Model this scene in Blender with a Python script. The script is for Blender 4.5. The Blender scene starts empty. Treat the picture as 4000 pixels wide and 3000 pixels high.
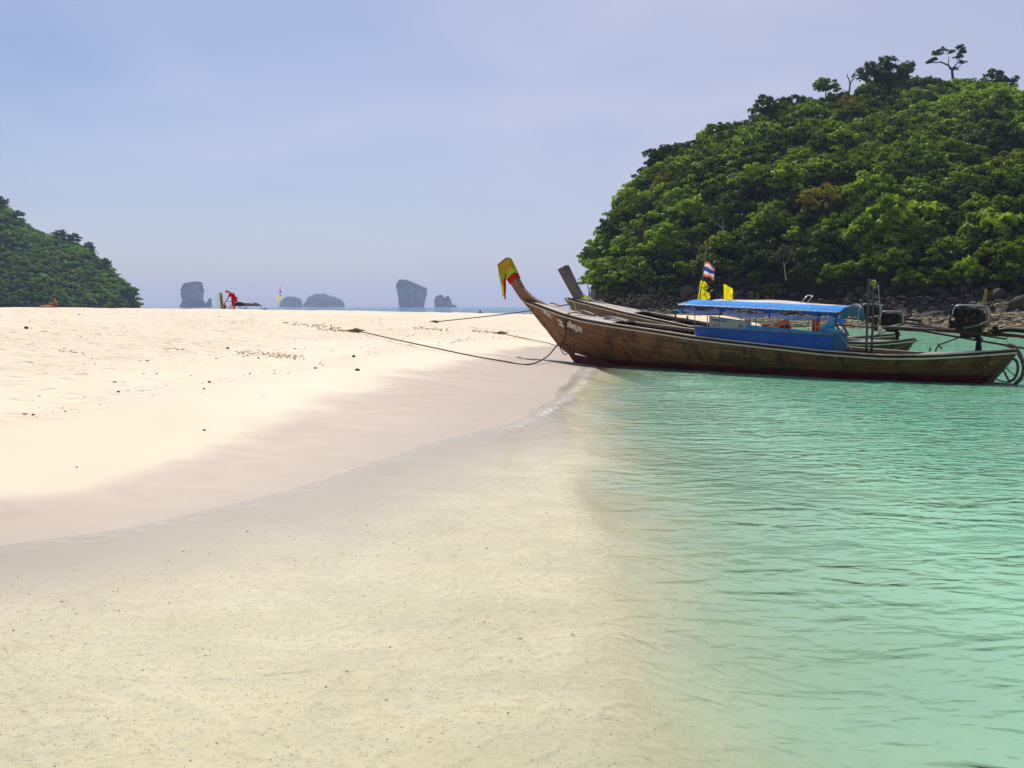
import time as _t; TT0 = _t.time()
import bpy, bmesh, math, random
import numpy as np
from mathutils import Vector, Matrix, noise as mnoise

R = math.radians
C = bpy.context.scene.collection
sc = bpy.context.scene
PI = math.pi
rnd = random.Random(7)
rng = np.random.default_rng(7)

# ------------------------------------------------------------ camera
EYE = 1.9
cam = bpy.data.cameras.new("camera")
cam.sensor_width = 36.0
cam.lens = 36.0
cam.clip_start = 0.05
cam.clip_end = 20000.0
camo = bpy.data.objects.new("camera", cam)
C.objects.link(camo)
camo.location = (0, 0, EYE)
camo.rotation_euler = (R(90) - math.atan(303 / 4000.0), 0, 0)
sc.camera = camo

# ------------------------------------------------------------ sky, sun, exposure
SUN_EL, SUN_AZ = 47.0, -14.0         # azimuth measured clockwise from +Y
w = bpy.data.worlds.new("World")
sc.world = w
w.use_nodes = True
nt = w.node_tree
nt.nodes.clear()
N = nt.nodes.new
out = N("ShaderNodeOutputWorld")
bg = N("ShaderNodeBackground")
sky = N("ShaderNodeTexSky")
sky.sky_type = 'NISHITA'
sky.sun_disc = False
sky.sun_elevation = R(SUN_EL)
sky.sun_rotation = R(SUN_AZ)
sky.air_density = 1.0
sky.dust_density = 1.0
sky.ozone_density = 2.0
tc = N("ShaderNodeTexCoord")
mp = N("ShaderNodeMapping")
mp.inputs['Scale'].default_value = (1.3, 1.3, 4.5)
mp.inputs['Rotation'].default_value = (0.1, 0.25, 0.0)
nz = N("ShaderNodeTexNoise")
nz.inputs['Scale'].default_value = 1.9
nz.inputs['Detail'].default_value = 5.0
nz.inputs['Roughness'].default_value = 0.5
nz.inputs['Distortion'].default_value = 0.5
rp = N("ShaderNodeMapRange")
rp.inputs['From Min'].default_value = 0.44
rp.inputs['From Max'].default_value = 0.72
rp.inputs['To Min'].default_value = 0.0
rp.inputs['To Max'].default_value = 0.38
tint = N("ShaderNodeMix"); tint.data_type = 'RGBA'; tint.blend_type = 'MULTIPLY'
tint.inputs['Factor'].default_value = 1.0
tint.inputs['B'].default_value = (0.78, 0.82, 1.0, 1)
mx = N("ShaderNodeMix"); mx.data_type = 'RGBA'
mx.inputs['B'].default_value = (8.4, 8.3, 10.3, 1)
L_ = nt.links.new
L_(tc.outputs['Generated'], mp.inputs['Vector'])
L_(mp.outputs['Vector'], nz.inputs['Vector'])
L_(nz.outputs['Fac'], rp.inputs['Value'])
L_(sky.outputs['Color'], tint.inputs['A'])
L_(tint.outputs['Result'], mx.inputs['A'])
sx_ = N("ShaderNodeSeparateXYZ"); L_(tc.outputs['Generated'], sx_.inputs[0])
veil = N("ShaderNodeMapRange"); veil.interpolation_type = 'SMOOTHSTEP'      # thin veil of cloud, thicker towards +x
for k_, v_ in (('From Min', -0.45), ('From Max', 0.35), ('To Min', 0.0), ('To Max', 0.55)): veil.inputs[k_].default_value = v_
L_(sx_.outputs[0], veil.inputs['Value'])
ad = N("ShaderNodeMath"); ad.operation = 'ADD'; ad.use_clamp = True
L_(rp.outputs['Result'], ad.inputs[0]); L_(veil.outputs['Result'], ad.inputs[1]); L_(ad.outputs[0], mx.inputs['Factor'])
L_(mx.outputs['Result'], bg.inputs['Color'])
bg.inputs['Strength'].default_value = 0.070
L_(bg.outputs['Background'], out.inputs['Surface'])

sun = bpy.data.lights.new("sun", 'SUN')
sun.energy = 4.5
sun.angle = R(0.55)
sun.color = (1.0, 0.94, 0.86)
suno = bpy.data.objects.new("sun", sun)
C.objects.link(suno)
sd = Vector((math.sin(R(SUN_AZ)) * math.cos(R(SUN_EL)), math.cos(R(SUN_AZ)) * math.cos(R(SUN_EL)), math.sin(R(SUN_EL))))
suno.rotation_euler = sd.to_track_quat('Z', 'Y').to_euler()
suno.location = (0, 0, 80)

sc.view_settings.view_transform = 'Standard'
sc.view_settings.look = 'None'
sc.view_settings.gamma = 1.0
sc.view_settings.exposure = 0.18
sc.view_settings.use_curve_mapping = False
sc.render.engine = 'CYCLES'
sc.cycles.max_bounces = 8
sc.cycles.diffuse_bounces = 2
sc.cycles.glossy_bounces = 3
sc.cycles.transmission_bounces = 4
sc.cycles.transparent_max_bounces = 12
sc.cycles.volume_bounces = 0
sc.cycles.caustics_reflective = False
sc.cycles.caustics_refractive = False
sc.cycles.use_denoising = True

# ------------------------------------------------------------ helpers
def tag(o, label=None, cat=None, group=None, kind=None):
    if label: o['label'] = label
    if cat: o['category'] = cat
    if group: o['group'] = group
    if kind: o['kind'] = kind
    return o

def empty(name, loc=(0, 0, 0), rz=0.0, parent=None):
    o = bpy.data.objects.new(name, None)
    C.objects.link(o)
    o.empty_display_size = 0.2
    o.location = loc
    o.rotation_euler = (0, 0, rz)
    if parent: o.parent = parent
    return o

class MB:
    """collects raw geometry, builds ONE mesh object"""
    def __init__(s): s.v = []; s.f = []; s.m = []
    def add(s, vs, fs, mi=0):
        b = len(s.v)
        s.v.extend([tuple(p) for p in vs])
        s.f.extend([tuple(b + i for i in f) for f in fs])
        s.m.extend([mi] * len(fs))
        return s
    def box(s, c, d, rot=None, mi=0, taper=1.0):
        dx, dy, dz = d[0] / 2, d[1] / 2, d[2] / 2
        vs = []
        for z in (-dz, dz):
            k = taper if z > 0 else 1.0
            for x, y in ((-dx, -dy), (dx, -dy), (dx, dy), (-dx, dy)):
                p = Vector((x * k, y * k, z))
                if rot is not None: p = rot @ p
                vs.append(p + Vector(c))
        return s.add(vs, [(0, 3, 2, 1), (4, 5, 6, 7), (0, 1, 5, 4), (1, 2, 6, 5), (2, 3, 7, 6), (3, 0, 4, 7)], mi)
    def bar(s, a, b, wd, ht, mi=0, up=(0, 0, 1)):
        a = Vector(a); b = Vector(b); d = b - a
        x = d.normalized(); y = Vector(up).cross(x)
        if y.length < 1e-5: y = Vector((0, 1, 0))
        y.normalize(); z = x.cross(y)
        return s.box((a + b) / 2, (d.length, wd, ht), Matrix((x, y, z)).transposed(), mi)
    def tube(s, pts, r, n=8, mi=0, cap=True):
        pts = [Vector(p) for p in pts]
        rs = [r] * len(pts) if not hasattr(r, '__len__') else list(r)
        vs = []; fs = []
        nrm = None
        for i, p in enumerate(pts):
            t = (pts[min(i + 1, len(pts) - 1)] - pts[max(i - 1, 0)])
            if t.length < 1e-9: t = Vector((0, 0, 1))
            t.normalize()
            if nrm is None:
                nrm = t.orthogonal().normalized()
            else:
                nrm = nrm - t * nrm.dot(t)
                if nrm.length < 1e-6: nrm = t.orthogonal()
                nrm.normalize()
            bn = t.cross(nrm)
            for k in range(n):
                a = 2 * PI * k / n
                vs.append(p + (nrm * math.cos(a) + bn * math.sin(a)) * rs[i])
        for i in range(len(pts) - 1):
            for k in range(n):
                k2 = (k + 1) % n
                fs.append((i * n + k, i * n + k2, (i + 1) * n + k2, (i + 1) * n + k))
        if cap:
            fs.append(tuple(range(n - 1, -1, -1)))
            b = (len(pts) - 1) * n
            fs.append(tuple(b + k for k in range(n)))
        return s.add(vs, fs, mi)
    def grid(s, P, mi=0, closed=False):
        """P: rows of equal-length point lists"""
        nr, nc = len(P), len(P[0])
        vs = [p for row in P for p in row]
        fs = []
        for i in range(nr - 1):
            for j in range(nc - 1 + (1 if closed else 0)):
                j2 = (j + 1) % nc
                fs.append((i * nc + j, i * nc + j2, (i + 1) * nc + j2, (i + 1) * nc + j))
        return s.add(vs, fs, mi)
    def slab(s, P, thick, mi=0):
        """grid given thickness: P rows outer, thick = vector function or Vector"""
        nr, nc = len(P), len(P[0])
        t = Vector(thick)
        top = [Vector(p) for row in P for p in row]
        bot = [p + t for p in top]
        fs = []
        o = nr * nc
        for i in range(nr - 1):
            for j in range(nc - 1):
                q = (i * nc + j, i * nc + j + 1, (i + 1) * nc + j + 1, (i + 1) * nc + j)
                fs.append(q); fs.append(tuple(o + k for k in reversed(q)))
        edge = [i * nc for i in range(nr)] + [(nr - 1) * nc + j for j in range(1, nc)] + \
               [i * nc + nc - 1 for i in range(nr - 2, -1, -1)] + [j for j in range(nc - 2, 0, -1)]
        for a, b in zip(edge, edge[1:] + edge[:1]):
            fs.append((a, b, o + b, o + a))
        return s.add(top + bot, fs, mi)
    def lathe(s, prof, c=(0, 0, 0), n=14, mi=0, axis='Z'):
        vs = []; fs = []
        for r, z in prof:
            for k in range(n):
                a = 2 * PI * k / n
                p = (r * math.cos(a), r * math.sin(a), z)
                if axis == 'Y': p = (p[0], p[2], p[1])
                if axis == 'X': p = (p[2], p[0], p[1])
                vs.append((p[0] + c[0], p[1] + c[1], p[2] + c[2]))
        for i in range(len(prof) - 1):
            for k in range(n):
                k2 = (k + 1) % n
                fs.append((i * n + k, i * n + k2, (i + 1) * n + k2, (i + 1) * n + k))
        return s.add(vs, fs, mi)
    def build(s, name, mats, parent=None, smooth=False, scale=1.0, loc=None):
        me = bpy.data.meshes.new(name)
        v = s.v if scale == 1.0 else [(a * scale, b * scale, c * scale) for a, b, c in s.v]
        me.from_pydata(v, [], s.f)
        if not isinstance(mats, (list, tuple)): mats = [mats]
        for m in mats: me.materials.append(m)
        if len(mats) > 1: me.polygons.foreach_set('material_index', s.m)
        if smooth: me.polygons.foreach_set('use_smooth', [True] * len(s.f))
        me.update()
        o = bpy.data.objects.new(name, me)
        C.objects.link(o)
        if parent: o.parent = parent
        if loc: o.location = loc
        return o

def np_mesh(name, v, f, mats, attrs=None, smooth=False, mi=None):
    me = bpy.data.meshes.new(name)
    v = np.asarray(v, dtype=np.float32); f = np.asarray(f, dtype=np.int32)
    k = f.shape[1]
    me.vertices.add(len(v)); me.vertices.foreach_set('co', v.ravel())
    me.loops.add(f.size); me.loops.foreach_set('vertex_index', f.ravel())
    me.polygons.add(len(f))
    me.polygons.foreach_set('loop_start', np.arange(0, f.size, k, dtype=np.int32))
    if smooth: me.polygons.foreach_set('use_smooth', np.ones(len(f), dtype=bool))
    for m in (mats if isinstance(mats, (list, tuple)) else [mats]): me.materials.append(m)
    if mi is not None: me.polygons.foreach_set('material_index', np.asarray(mi, dtype=np.int32))
    me.update(calc_edges=True)
    for n, a in (attrs or {}).items():
        at = me.attributes.new(n, 'FLOAT', 'POINT')
        at.data.foreach_set('value', np.asarray(a, dtype=np.float32))
    return me

def np_obj(name, *a, parent=None, **k):
    o = bpy.data.objects.new(name, np_mesh(name, *a, **k))
    C.objects.link(o)
    if parent: o.parent = parent
    return o

def lin(c):
    """sRGB 0-255 triple -> linear"""
    return tuple(((x / 255.0) / 12.92 if x <= 10 else ((x / 255.0 + 0.055) / 1.055) ** 2.4) for x in c)

class Mat:
    """tiny node helper"""
    def __init__(s, name):
        s.m = bpy.data.materials.new(name); s.m.use_nodes = True
        s.t = s.m.node_tree; s.t.nodes.clear()
        s.out = s.n('OutputMaterial')
    def n(s, ty, **kw):
        nd = s.t.nodes.new('ShaderNode' + ty)
        for k, v in kw.items(): setattr(nd, k, v)
        return nd
    def l(s, a, b): s.t.links.new(a, b)
    def set(s, sock, v):
        if isinstance(v, bpy.types.NodeSocket): s.l(v, sock)
        else:
            if hasattr(v, '__len__') and len(v) == 3 and len(sock.default_value) == 4: v = (*v, 1)
            sock.default_value = v
    def noise(s, scale, vec=None, detail=4, rough=0.55, dist=0.0):
        n = s.n('TexNoise')
        n.inputs['Scale'].default_value = scale; n.inputs['Detail'].default_value = detail
        n.inputs['Roughness'].default_value = rough; n.inputs['Distortion'].default_value = dist
        if vec is not None: s.l(vec, n.inputs['Vector'])
        return n.outputs['Fac']
    def mapping(s, vec, scale=(1, 1, 1), rot=(0, 0, 0), loc=(0, 0, 0)):
        n = s.n('Mapping')
        n.inputs['Scale'].default_value = scale; n.inputs['Rotation'].default_value = rot
        n.inputs['Location'].default_value = loc
        s.l(vec, n.inputs['Vector']); return n.outputs['Vector']
    def obj(s): return s.n('TexCoord').outputs['Object']
    def pos(s): return s.n('NewGeometry').outputs['Position']
    def attr(s, name): return s.n('Attribute', attribute_name=name).outputs['Fac']
    def rng(s, v, a, b, c=0.0, d=1.0, smooth=False):
        n = s.n('MapRange')
        if smooth: n.interpolation_type = 'SMOOTHSTEP'
        s.l(v, n.inputs['Value'])
        for k, x in (('From Min', a), ('From Max', b), ('To Min', c), ('To Max', d)): n.inputs[k].default_value = x
        return n.outputs['Result']
    def mix(s, f, a, b, blend='MIX'):
        n = s.n('Mix', data_type='RGBA', blend_type=blend)
        s.set(n.inputs['Factor'], f); s.set(n.inputs['A'], a); s.set(n.inputs['B'], b)
        return n.outputs['Result']
    def math(s, op, a, b=0.0, clamp=False):
        n = s.n('Math', operation=op, use_clamp=clamp)
        s.set(n.inputs[0], a); s.set(n.inputs[1], b); return n.outputs[0]
    def xyz(s, v):
        n = s.n('SeparateXYZ'); s.l(v, n.inputs[0]); return n.outputs
    def bump(s, h, dist=0.02, strength=1.0, nrm=None):
        n = s.n('Bump'); n.inputs['Distance'].default_value = dist
        n.inputs['Strength'].default_value = strength
        s.l(h, n.inputs['Height'])
        if nrm is not None: s.l(nrm, n.inputs['Normal'])
        return n.outputs['Normal']
    def pbr(s, col, rough=0.6, spec=0.5, metal=0.0, nrm=None, **kw):
        p = s.n('BsdfPrincipled')
        s.set(p.inputs['Base Color'], col); s.set(p.inputs['Roughness'], rough)
        s.set(p.inputs['Specular IOR Level'], spec); s.set(p.inputs['Metallic'], metal)
        if nrm is not None: s.l(nrm, p.inputs['Normal'])
        for k, v in kw.items(): s.set(p.inputs[k.replace('_', ' ')], v)
        return p.outputs['BSDF']
    def done(s, sh): s.l(sh, s.out.inputs['Surface']); return s.m

def simple(name, col, rough=0.6, metal=0.0, spec=0.4, var=0.25, scale=9.0, bump=0.0):
    m = Mat(name); o = m.obj()
    n = m.noise(scale, o, 5, 0.6)
    dark = tuple(c * (1 - var) for c in col); lite = tuple(min(1, c * (1 + var)) for c in col)
    c = m.mix(m.rng(n, 0.3, 0.7), dark, lite)
    nr = m.bump(m.noise(scale * 4, o, 3), bump) if bump else None
    return m.done(m.pbr(c, rough, spec, metal, nr))

# ------------------------------------------------------------ terrain functions (metres, water level z = 0)
LAND = np.array([(-400, -60), (-120, -30), (-40, -8), (-14, 2.2), (-7, 6.0), (-4.07, 8.02), (-3.38, 8.61), (-2.92, 9.29), (-2.39, 10.34),
    (-1.92, 11.83), (-1.54, 13.23), (-1.03, 14.53), (-0.33, 15.92), (0.19, 17.25), (0.68, 20.17), (1.72, 28.4), (2.3, 33.0), (3.0, 41),
    (4.9, 49), (9, 64), (17, 87), (25, 97), (31, 91), (36, 84), (42, 77), (60, 62), (90, 45), (160, 30), (260, 40), (260, 330),
    (60, 300), (20, 250), (8, 190), (9, 150), (7.5, 134), (-5, 118), (-40, 110), (-120, 106), (-260, 100), (-400, 80)], dtype=float)

def seg_dist(px, py, poly):
    """signed distance to the land polygon, positive on land"""
    best = np.full(px.shape, 1e18); inside = np.zeros(px.shape, dtype=bool)
    n = len(poly)
    for i in range(n):
        x0, y0 = poly[i]; x1, y1 = poly[(i + 1) % n]
        dx, dy = x1 - x0, y1 - y0
        t = np.clip(((px - x0) * dx + (py - y0) * dy) / (dx * dx + dy * dy), 0, 1)
        d = (px - x0 - t * dx) ** 2 + (py - y0 - t * dy) ** 2
        best = np.minimum(best, d)
        c = ((y0 > py) != (y1 > py))
        with np.errstate(divide='ignore', invalid='ignore'):
            xi = (x1 - x0) * (py - y0) / (y1 - y0 if y1 != y0 else 1e-9) + x0
        inside ^= c & (px < xi)
    return np.sqrt(best) * np.where(inside, 1, -1)

def snoise(x, y, seed=0, octs=4, base=1.0):
    """cheap smooth 2-D noise from rotated sines"""
    r = np.random.default_rng(100 + seed)
    z = np.zeros_like(x); a = 1.0; f = base; tot = 0
    for o in range(octs):
        for k in range(4):
            th = r.uniform(0, 2 * PI); ph = r.uniform(0, 2 * PI); ff = f * r.uniform(0.7, 1.4)
            z = z + a * np.sin((x * math.cos(th) + y * math.sin(th)) * ff + ph + 0.8 * np.sin((y * math.cos(th) - x * math.sin(th)) * ff * 0.6 + ph * 2))
        tot += a * 2.0; a *= 0.55; f *= 2.0
    return z / tot

def shore(x, y):
    x = np.asarray(x, dtype=float); y = np.asarray(y, dtype=float)
    D = seg_dist(x, y, LAND)
    D = D + 0.10 * snoise(x, y, 3, 3, 1.2) * np.clip(1.3 - np.abs(D) / 8, 0, 1)
    return D

def ground(x, y, D=None):
    x = np.asarray(x, dtype=float); y = np.asarray(y, dtype=float)
    if D is None: D = shore(x, y)
    zc = np.interp(x, [-400, -60, -30, -20, -10, 0, 10, 22, 60, 260], [1.92, 1.90, 1.84, 1.74, 1.60, 1.44, 1.28, 1.05, 1.3, 1.5])
    Dp = np.maximum(D, 0)
    z = zc * (1 - np.exp(-(Dp / 12.0) ** 1.12))
    far_hill = np.clip((x - 6) / 10, 0, 1) * np.clip((y - 70) / 20, 0, 1)
    z = z + 0.028 * snoise(x, y, 5, 3, 0.7) * np.clip(Dp / 6, 0, 1) + 0.02 * snoise(x, y, 6, 2, 2.6) * np.clip((Dp - 3) / 4, 0, 1) * (np.abs(x) < 60)
    do = np.maximum(-D, 0)
    xo = np.interp(y, [-20, 0, 7, 18, 24, 30, 40], [0.05, 0.3, 0.6, 0.8, 1.15, 1.65, 2.6])
    e = np.where(y < 28, np.maximum(x - xo, 0), np.maximum(do - 0.4, 0))
    e = np.minimum(e, do)
    e = np.maximum(e + 0.30 * snoise(x, y, 71, 3, 1.3) * np.clip(1.4 - e / 2, 0, 1) * (y < 26), 0) * np.clip(e / .25, 0, 1)
    lag = (y < 60) | ((x > 5) & (y < 100))
    dep = np.where(lag, 0.038 * do ** 0.9 + 0.24 * e, 0.10 * do)
    dep = np.where(lag, 1.9 * (1 - np.exp(-dep / 1.9)), 9 * (1 - np.exp(-dep / 9)))
    dep = dep * (1 + 0.10 * snoise(x, y, 9, 2, 1.1))
    return np.where(D >= 0, z, -dep)

TG = {}
def gz(x, y):
    """bilinear look-up in the built beach sheet"""
    xs_, ys_, Z_ = TG['x'], TG['y'], TG['z']
    i = min(max(int(np.searchsorted(xs_, x)) - 1, 0), len(xs_) - 2); j = min(max(int(np.searchsorted(ys_, y)) - 1, 0), len(ys_) - 2)
    u = (x - xs_[i]) / (xs_[i + 1] - xs_[i]); v = (y - ys_[j]) / (ys_[j + 1] - ys_[j])
    return float((Z_[j, i] * (1 - u) + Z_[j, i + 1] * u) * (1 - v) + (Z_[j + 1, i] * (1 - u) + Z_[j + 1, i + 1] * u) * v)

def graded(lo, fine_lo, fine_hi, hi, step, grow):
    a = list(np.arange(fine_lo, fine_hi, step)); s = step; v = a[-1]
    while v < hi: s *= grow; v += s; a.append(min(v, hi))
    s = step; v = fine_lo; b = []
    while v > lo: s *= grow; v -= s; b.append(max(v, lo))
    return np.array(sorted(b) + a)

def grid_faces(nx, ny):
    i = np.arange(ny - 1)[:, None] * nx + np.arange(nx - 1)[None, :]
    i = i.ravel()
    return np.stack([i, i + 1, i + 1 + nx, i + nx], axis=1)

# ------------------------------------------------------------ sand / seabed / far sea floor
def mat_sand():
    m = Mat("sand"); p = m.pos(); z = m.xyz(p)[2]
    wet = m.attr('wet')                       # 0 dry .. 1 washed by waves
    wn = m.noise(0.55, p, 4, 0.6)
    wetf = m.rng(m.math('ADD', wet, m.math('MULTIPLY', m.math('SUBTRACT', wn, 0.5), 0.35)), 0.40, 0.60, smooth=True)
    big = m.noise(0.35, m.mapping(p, (1, 0.45, 1), (0, 0, 0.5)), 5, 0.6)
    fine = m.noise(60.0, p, 3, 0.7)
    dry = m.mix(m.rng(big, 0.3, 0.7), (0.70, 0.595, 0.44), (0.77, 0.68, 0.53))
    dry = m.mix(m.rng(fine, 0.35, 0.7, 0.0, 0.28), dry, (0.60, 0.50, 0.36))
    # trampled sand: clumps, coarse bits, footprints; brown specks and streaks also paint dimple shade
    tr = m.attr('tramp')
    foot = m.n('TexVoronoi', feature='F1'); foot.inputs['Scale'].default_value = 2.1
    m.l(m.mapping(p, (1.0, 0.85, 1)), foot.inputs['Vector']); foot.inputs['Randomness'].default_value = 1.0
    holes = m.rng(foot.outputs['Distance'], 0.10, 0.34, 0.0, 1.0, True)
    patch = m.rng(m.noise(0.22, p, 3), 0.40, 0.60)
    cl = m.noise(3.6, m.mapping(p, (1, 0.8, 1)), 6, 0.65)
    bits = m.rng(m.noise(7.5, m.mapping(p, (1, .7, 1)), 3, 0.5), 0.66, 0.72)
    hgt = m.math('ADD', m.math('MULTIPLY', m.math('MULTIPLY', holes, patch), 0.8), m.math('MULTIPLY', cl, 1.3))
    hgt = m.math('MULTIPLY', hgt, tr)
    dry = m.mix(m.math('MULTIPLY', m.math('MULTIPLY', bits, tr), 0.7), dry, (0.40, 0.31, 0.17))
    st_ = m.noise(2.6, m.mapping(p, (0.8, 1.1, 1), (0, 0, 0.7)), 6, 0.72, 0.6)
    dry = m.mix(m.math('MULTIPLY', m.rng(st_, 0.54, 0.66, 0.0, 0.62), tr), dry, (0.52, 0.41, 0.24))  # streaks: shade of the dimples put into the dry colour as brown
    sw = m.noise(0.8, m.mapping(p, (0.8, 1.5, 1), (0, 0, -0.9)), 5, 0.6, 1.2)
    wetc = m.mix(m.rng(sw, 0.35, 0.65), (0.37, 0.295, 0.222), (0.43, 0.352, 0.275))
    wetc = m.mix(m.rng(m.math('ADD', wet, m.math('MULTIPLY', big, 0.3)), 0.72, 1.15, 0.0, 0.5), wetc, (0.36, 0.30, 0.245))
    # under water: greenish tan with dark grains and shell bits
    g1 = m.noise(20.0, p, 4, 0.75); g2 = m.noise(52.0, p, 2, 0.6)
    und = m.mix(m.rng(m.noise(1.3, p, 4), 0.3, 0.7), (0.62, 0.51, 0.33), (0.74, 0.63, 0.44))
    und = m.mix(m.rng(m.noise(0.8, m.mapping(p, (1, 1.3, 1), (0, 0, .4), loc=(3, 9, 0)), 6, 0.7, 0.8), 0.42, 0.62, 0.0, 0.55), und, (0.47, 0.44, 0.30))
    und = m.mix(m.rng(g1, 0.50, 0.68, 0.0, 0.55), und, (0.36, 0.29, 0.15))
    und = m.mix(m.rng(g2, 0.62, 0.70, 0.0, 0.85), und, (0.17, 0.13, 0.07))
    und = m.mix(m.rng(m.noise(48.0, m.mapping(p, (1, 1, 1), loc=(7, 3, 1)), 2, 0.6), 0.67, 0.74, 0.0, 0.6), und, (0.72, 0.66, 0.52))
    uf = m.rng(z, -0.10, -0.01, 1.0, 0.0, True)
    wetc = m.mix(uf, wetc, und)
    col = m.mix(wetf, dry, wetc)
    rough = m.mix(wetf, (0.9, 0.9, 0.9), (0.6, 0.6, 0.6))
    sub = m.rng(m.noise(4.5, m.mapping(p, (0.5, 1.6, 1), (0, 0, 0.35), ), 3, 0.5, 0.6), 0.2, 0.8)
    vo = m.n('TexVoronoi', feature='DISTANCE_TO_EDGE'); vo.inputs['Scale'].default_value = 4.2
    wv_ = m.n('Mix', data_type='VECTOR'); wv_.inputs['Factor'].default_value = 0.16
    nn = m.n('TexNoise'); nn.inputs['Scale'].default_value = 2.4; nn.inputs['Detail'].default_value = 3; m.l(p, nn.inputs['Vector'])
    m.l(m.mapping(p, (0.9, 1.1, 0.0)), wv_.inputs['A']); m.l(nn.outputs['Color'], wv_.inputs['B']); m.l(wv_.outputs['Result'], vo.inputs['Vector'])
    ridge = m.math('ADD', m.rng(vo.outputs['Distance'], 0.0, 0.16, 0.55, 0.0, True), m.math('MULTIPLY', sub, 0.6))
    h2 = m.math('ADD', hgt, m.math('MULTIPLY', m.math('MULTIPLY', ridge, uf), 0.085))
    n1 = m.bump(h2, 0.09, 1.0)
    n2 = m.bump(fine, 0.003, 0.5, n1)
    return m.done(m.pbr(col, rough, 0.2, 0, n2))

xs = graded(-330, -31, 8, 260, 0.14, 1.06)
ys = graded(-60, 3, 64, 332, 0.14, 1.04)
X, Y = np.meshgrid(xs, ys)
D = shore(X, Y)
Z = ground(X, Y, D)
wet_w = np.interp(Y, [0, 9, 11, 14, 17, 20, 25, 34, 45, 60], [1.0, 1.35, 1.5, 2.1, 3.0, 3.3, 3.5, 3.3, 2.2, 1.6])
wet_a = np.clip(1.0 - 0.5 * np.maximum(D, 0) / wet_w, 0, 1)
tramp = np.clip((D - wet_w - 2.4) / 3.5, 0, 1)
band = np.exp(-((D - wet_w - 2.6 - 0.5 * snoise(X, Y, 12, 2, 0.4)) / 0.5) ** 2)
tramp = np.clip(tramp + 0.45 * band, 0, 1)
# trampled relief: lumps and footprints pressed into the dry sand
Z = Z + tramp * (0.010 * snoise(X, Y, 51, 2, 5.5) + 0.007 * snoise(X, Y, 52, 2, 11.0)) * np.where((Y < 70) & (X > -36) & (X < 10), 1, 0)
rf = np.random.default_rng(61)
for q in range(5200):
    fx = rf.uniform(-30, 5); fy = 8 + 54 * rf.random() ** 0.8
    if q % 3 and snoise(np.array([fx]), np.array([fy]), 55, 2, 0.35)[0] < 0.0: continue
    i0 = np.searchsorted(xs, fx); j0 = np.searchsorted(ys, fy); i1, i2, j1, j2 = max(i0 - 4, 0), i0 + 5, max(j0 - 4, 0), j0 + 5
    if tramp[j0, i0] < 0.3: continue
    a = rf.uniform(0, PI); dx = X[j1:j2, i1:i2] - fx; dy = Y[j1:j2, i1:i2] - fy
    u = (dx * math.cos(a) + dy * math.sin(a)) / 0.20; v = (dy * math.cos(a) - dx * math.sin(a)) / 0.13; rr_ = np.sqrt(u * u + v * v)
    Z[j1:j2, i1:i2] += rf.uniform(.3, 1.0) * (-0.040 * np.exp(-rr_ ** 2) + 0.022 * np.exp(-((rr_ - 1.5) / .45) ** 2))
TG.update(x=xs, y=ys, z=Z)
np_obj("beach", np.stack([X.ravel(), Y.ravel(), Z.ravel()], 1), grid_faces(len(xs), len(ys)), mat_sand(),
       attrs={'wet': wet_a.ravel(), 'tramp': tramp.ravel()}, smooth=True)["kind"] = "structure"
sf = MB(); sf.add([(-6400, -300, -9.4), (6400, -300, -9.4), (6400, 6200, -9.4), (-6400, 6200, -9.4)], [(0, 1, 2, 3)])
sf.build("sea_floor", simple("sea_floor_sand", (0.25, 0.24, 0.16)))["kind"] = "structure"

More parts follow.
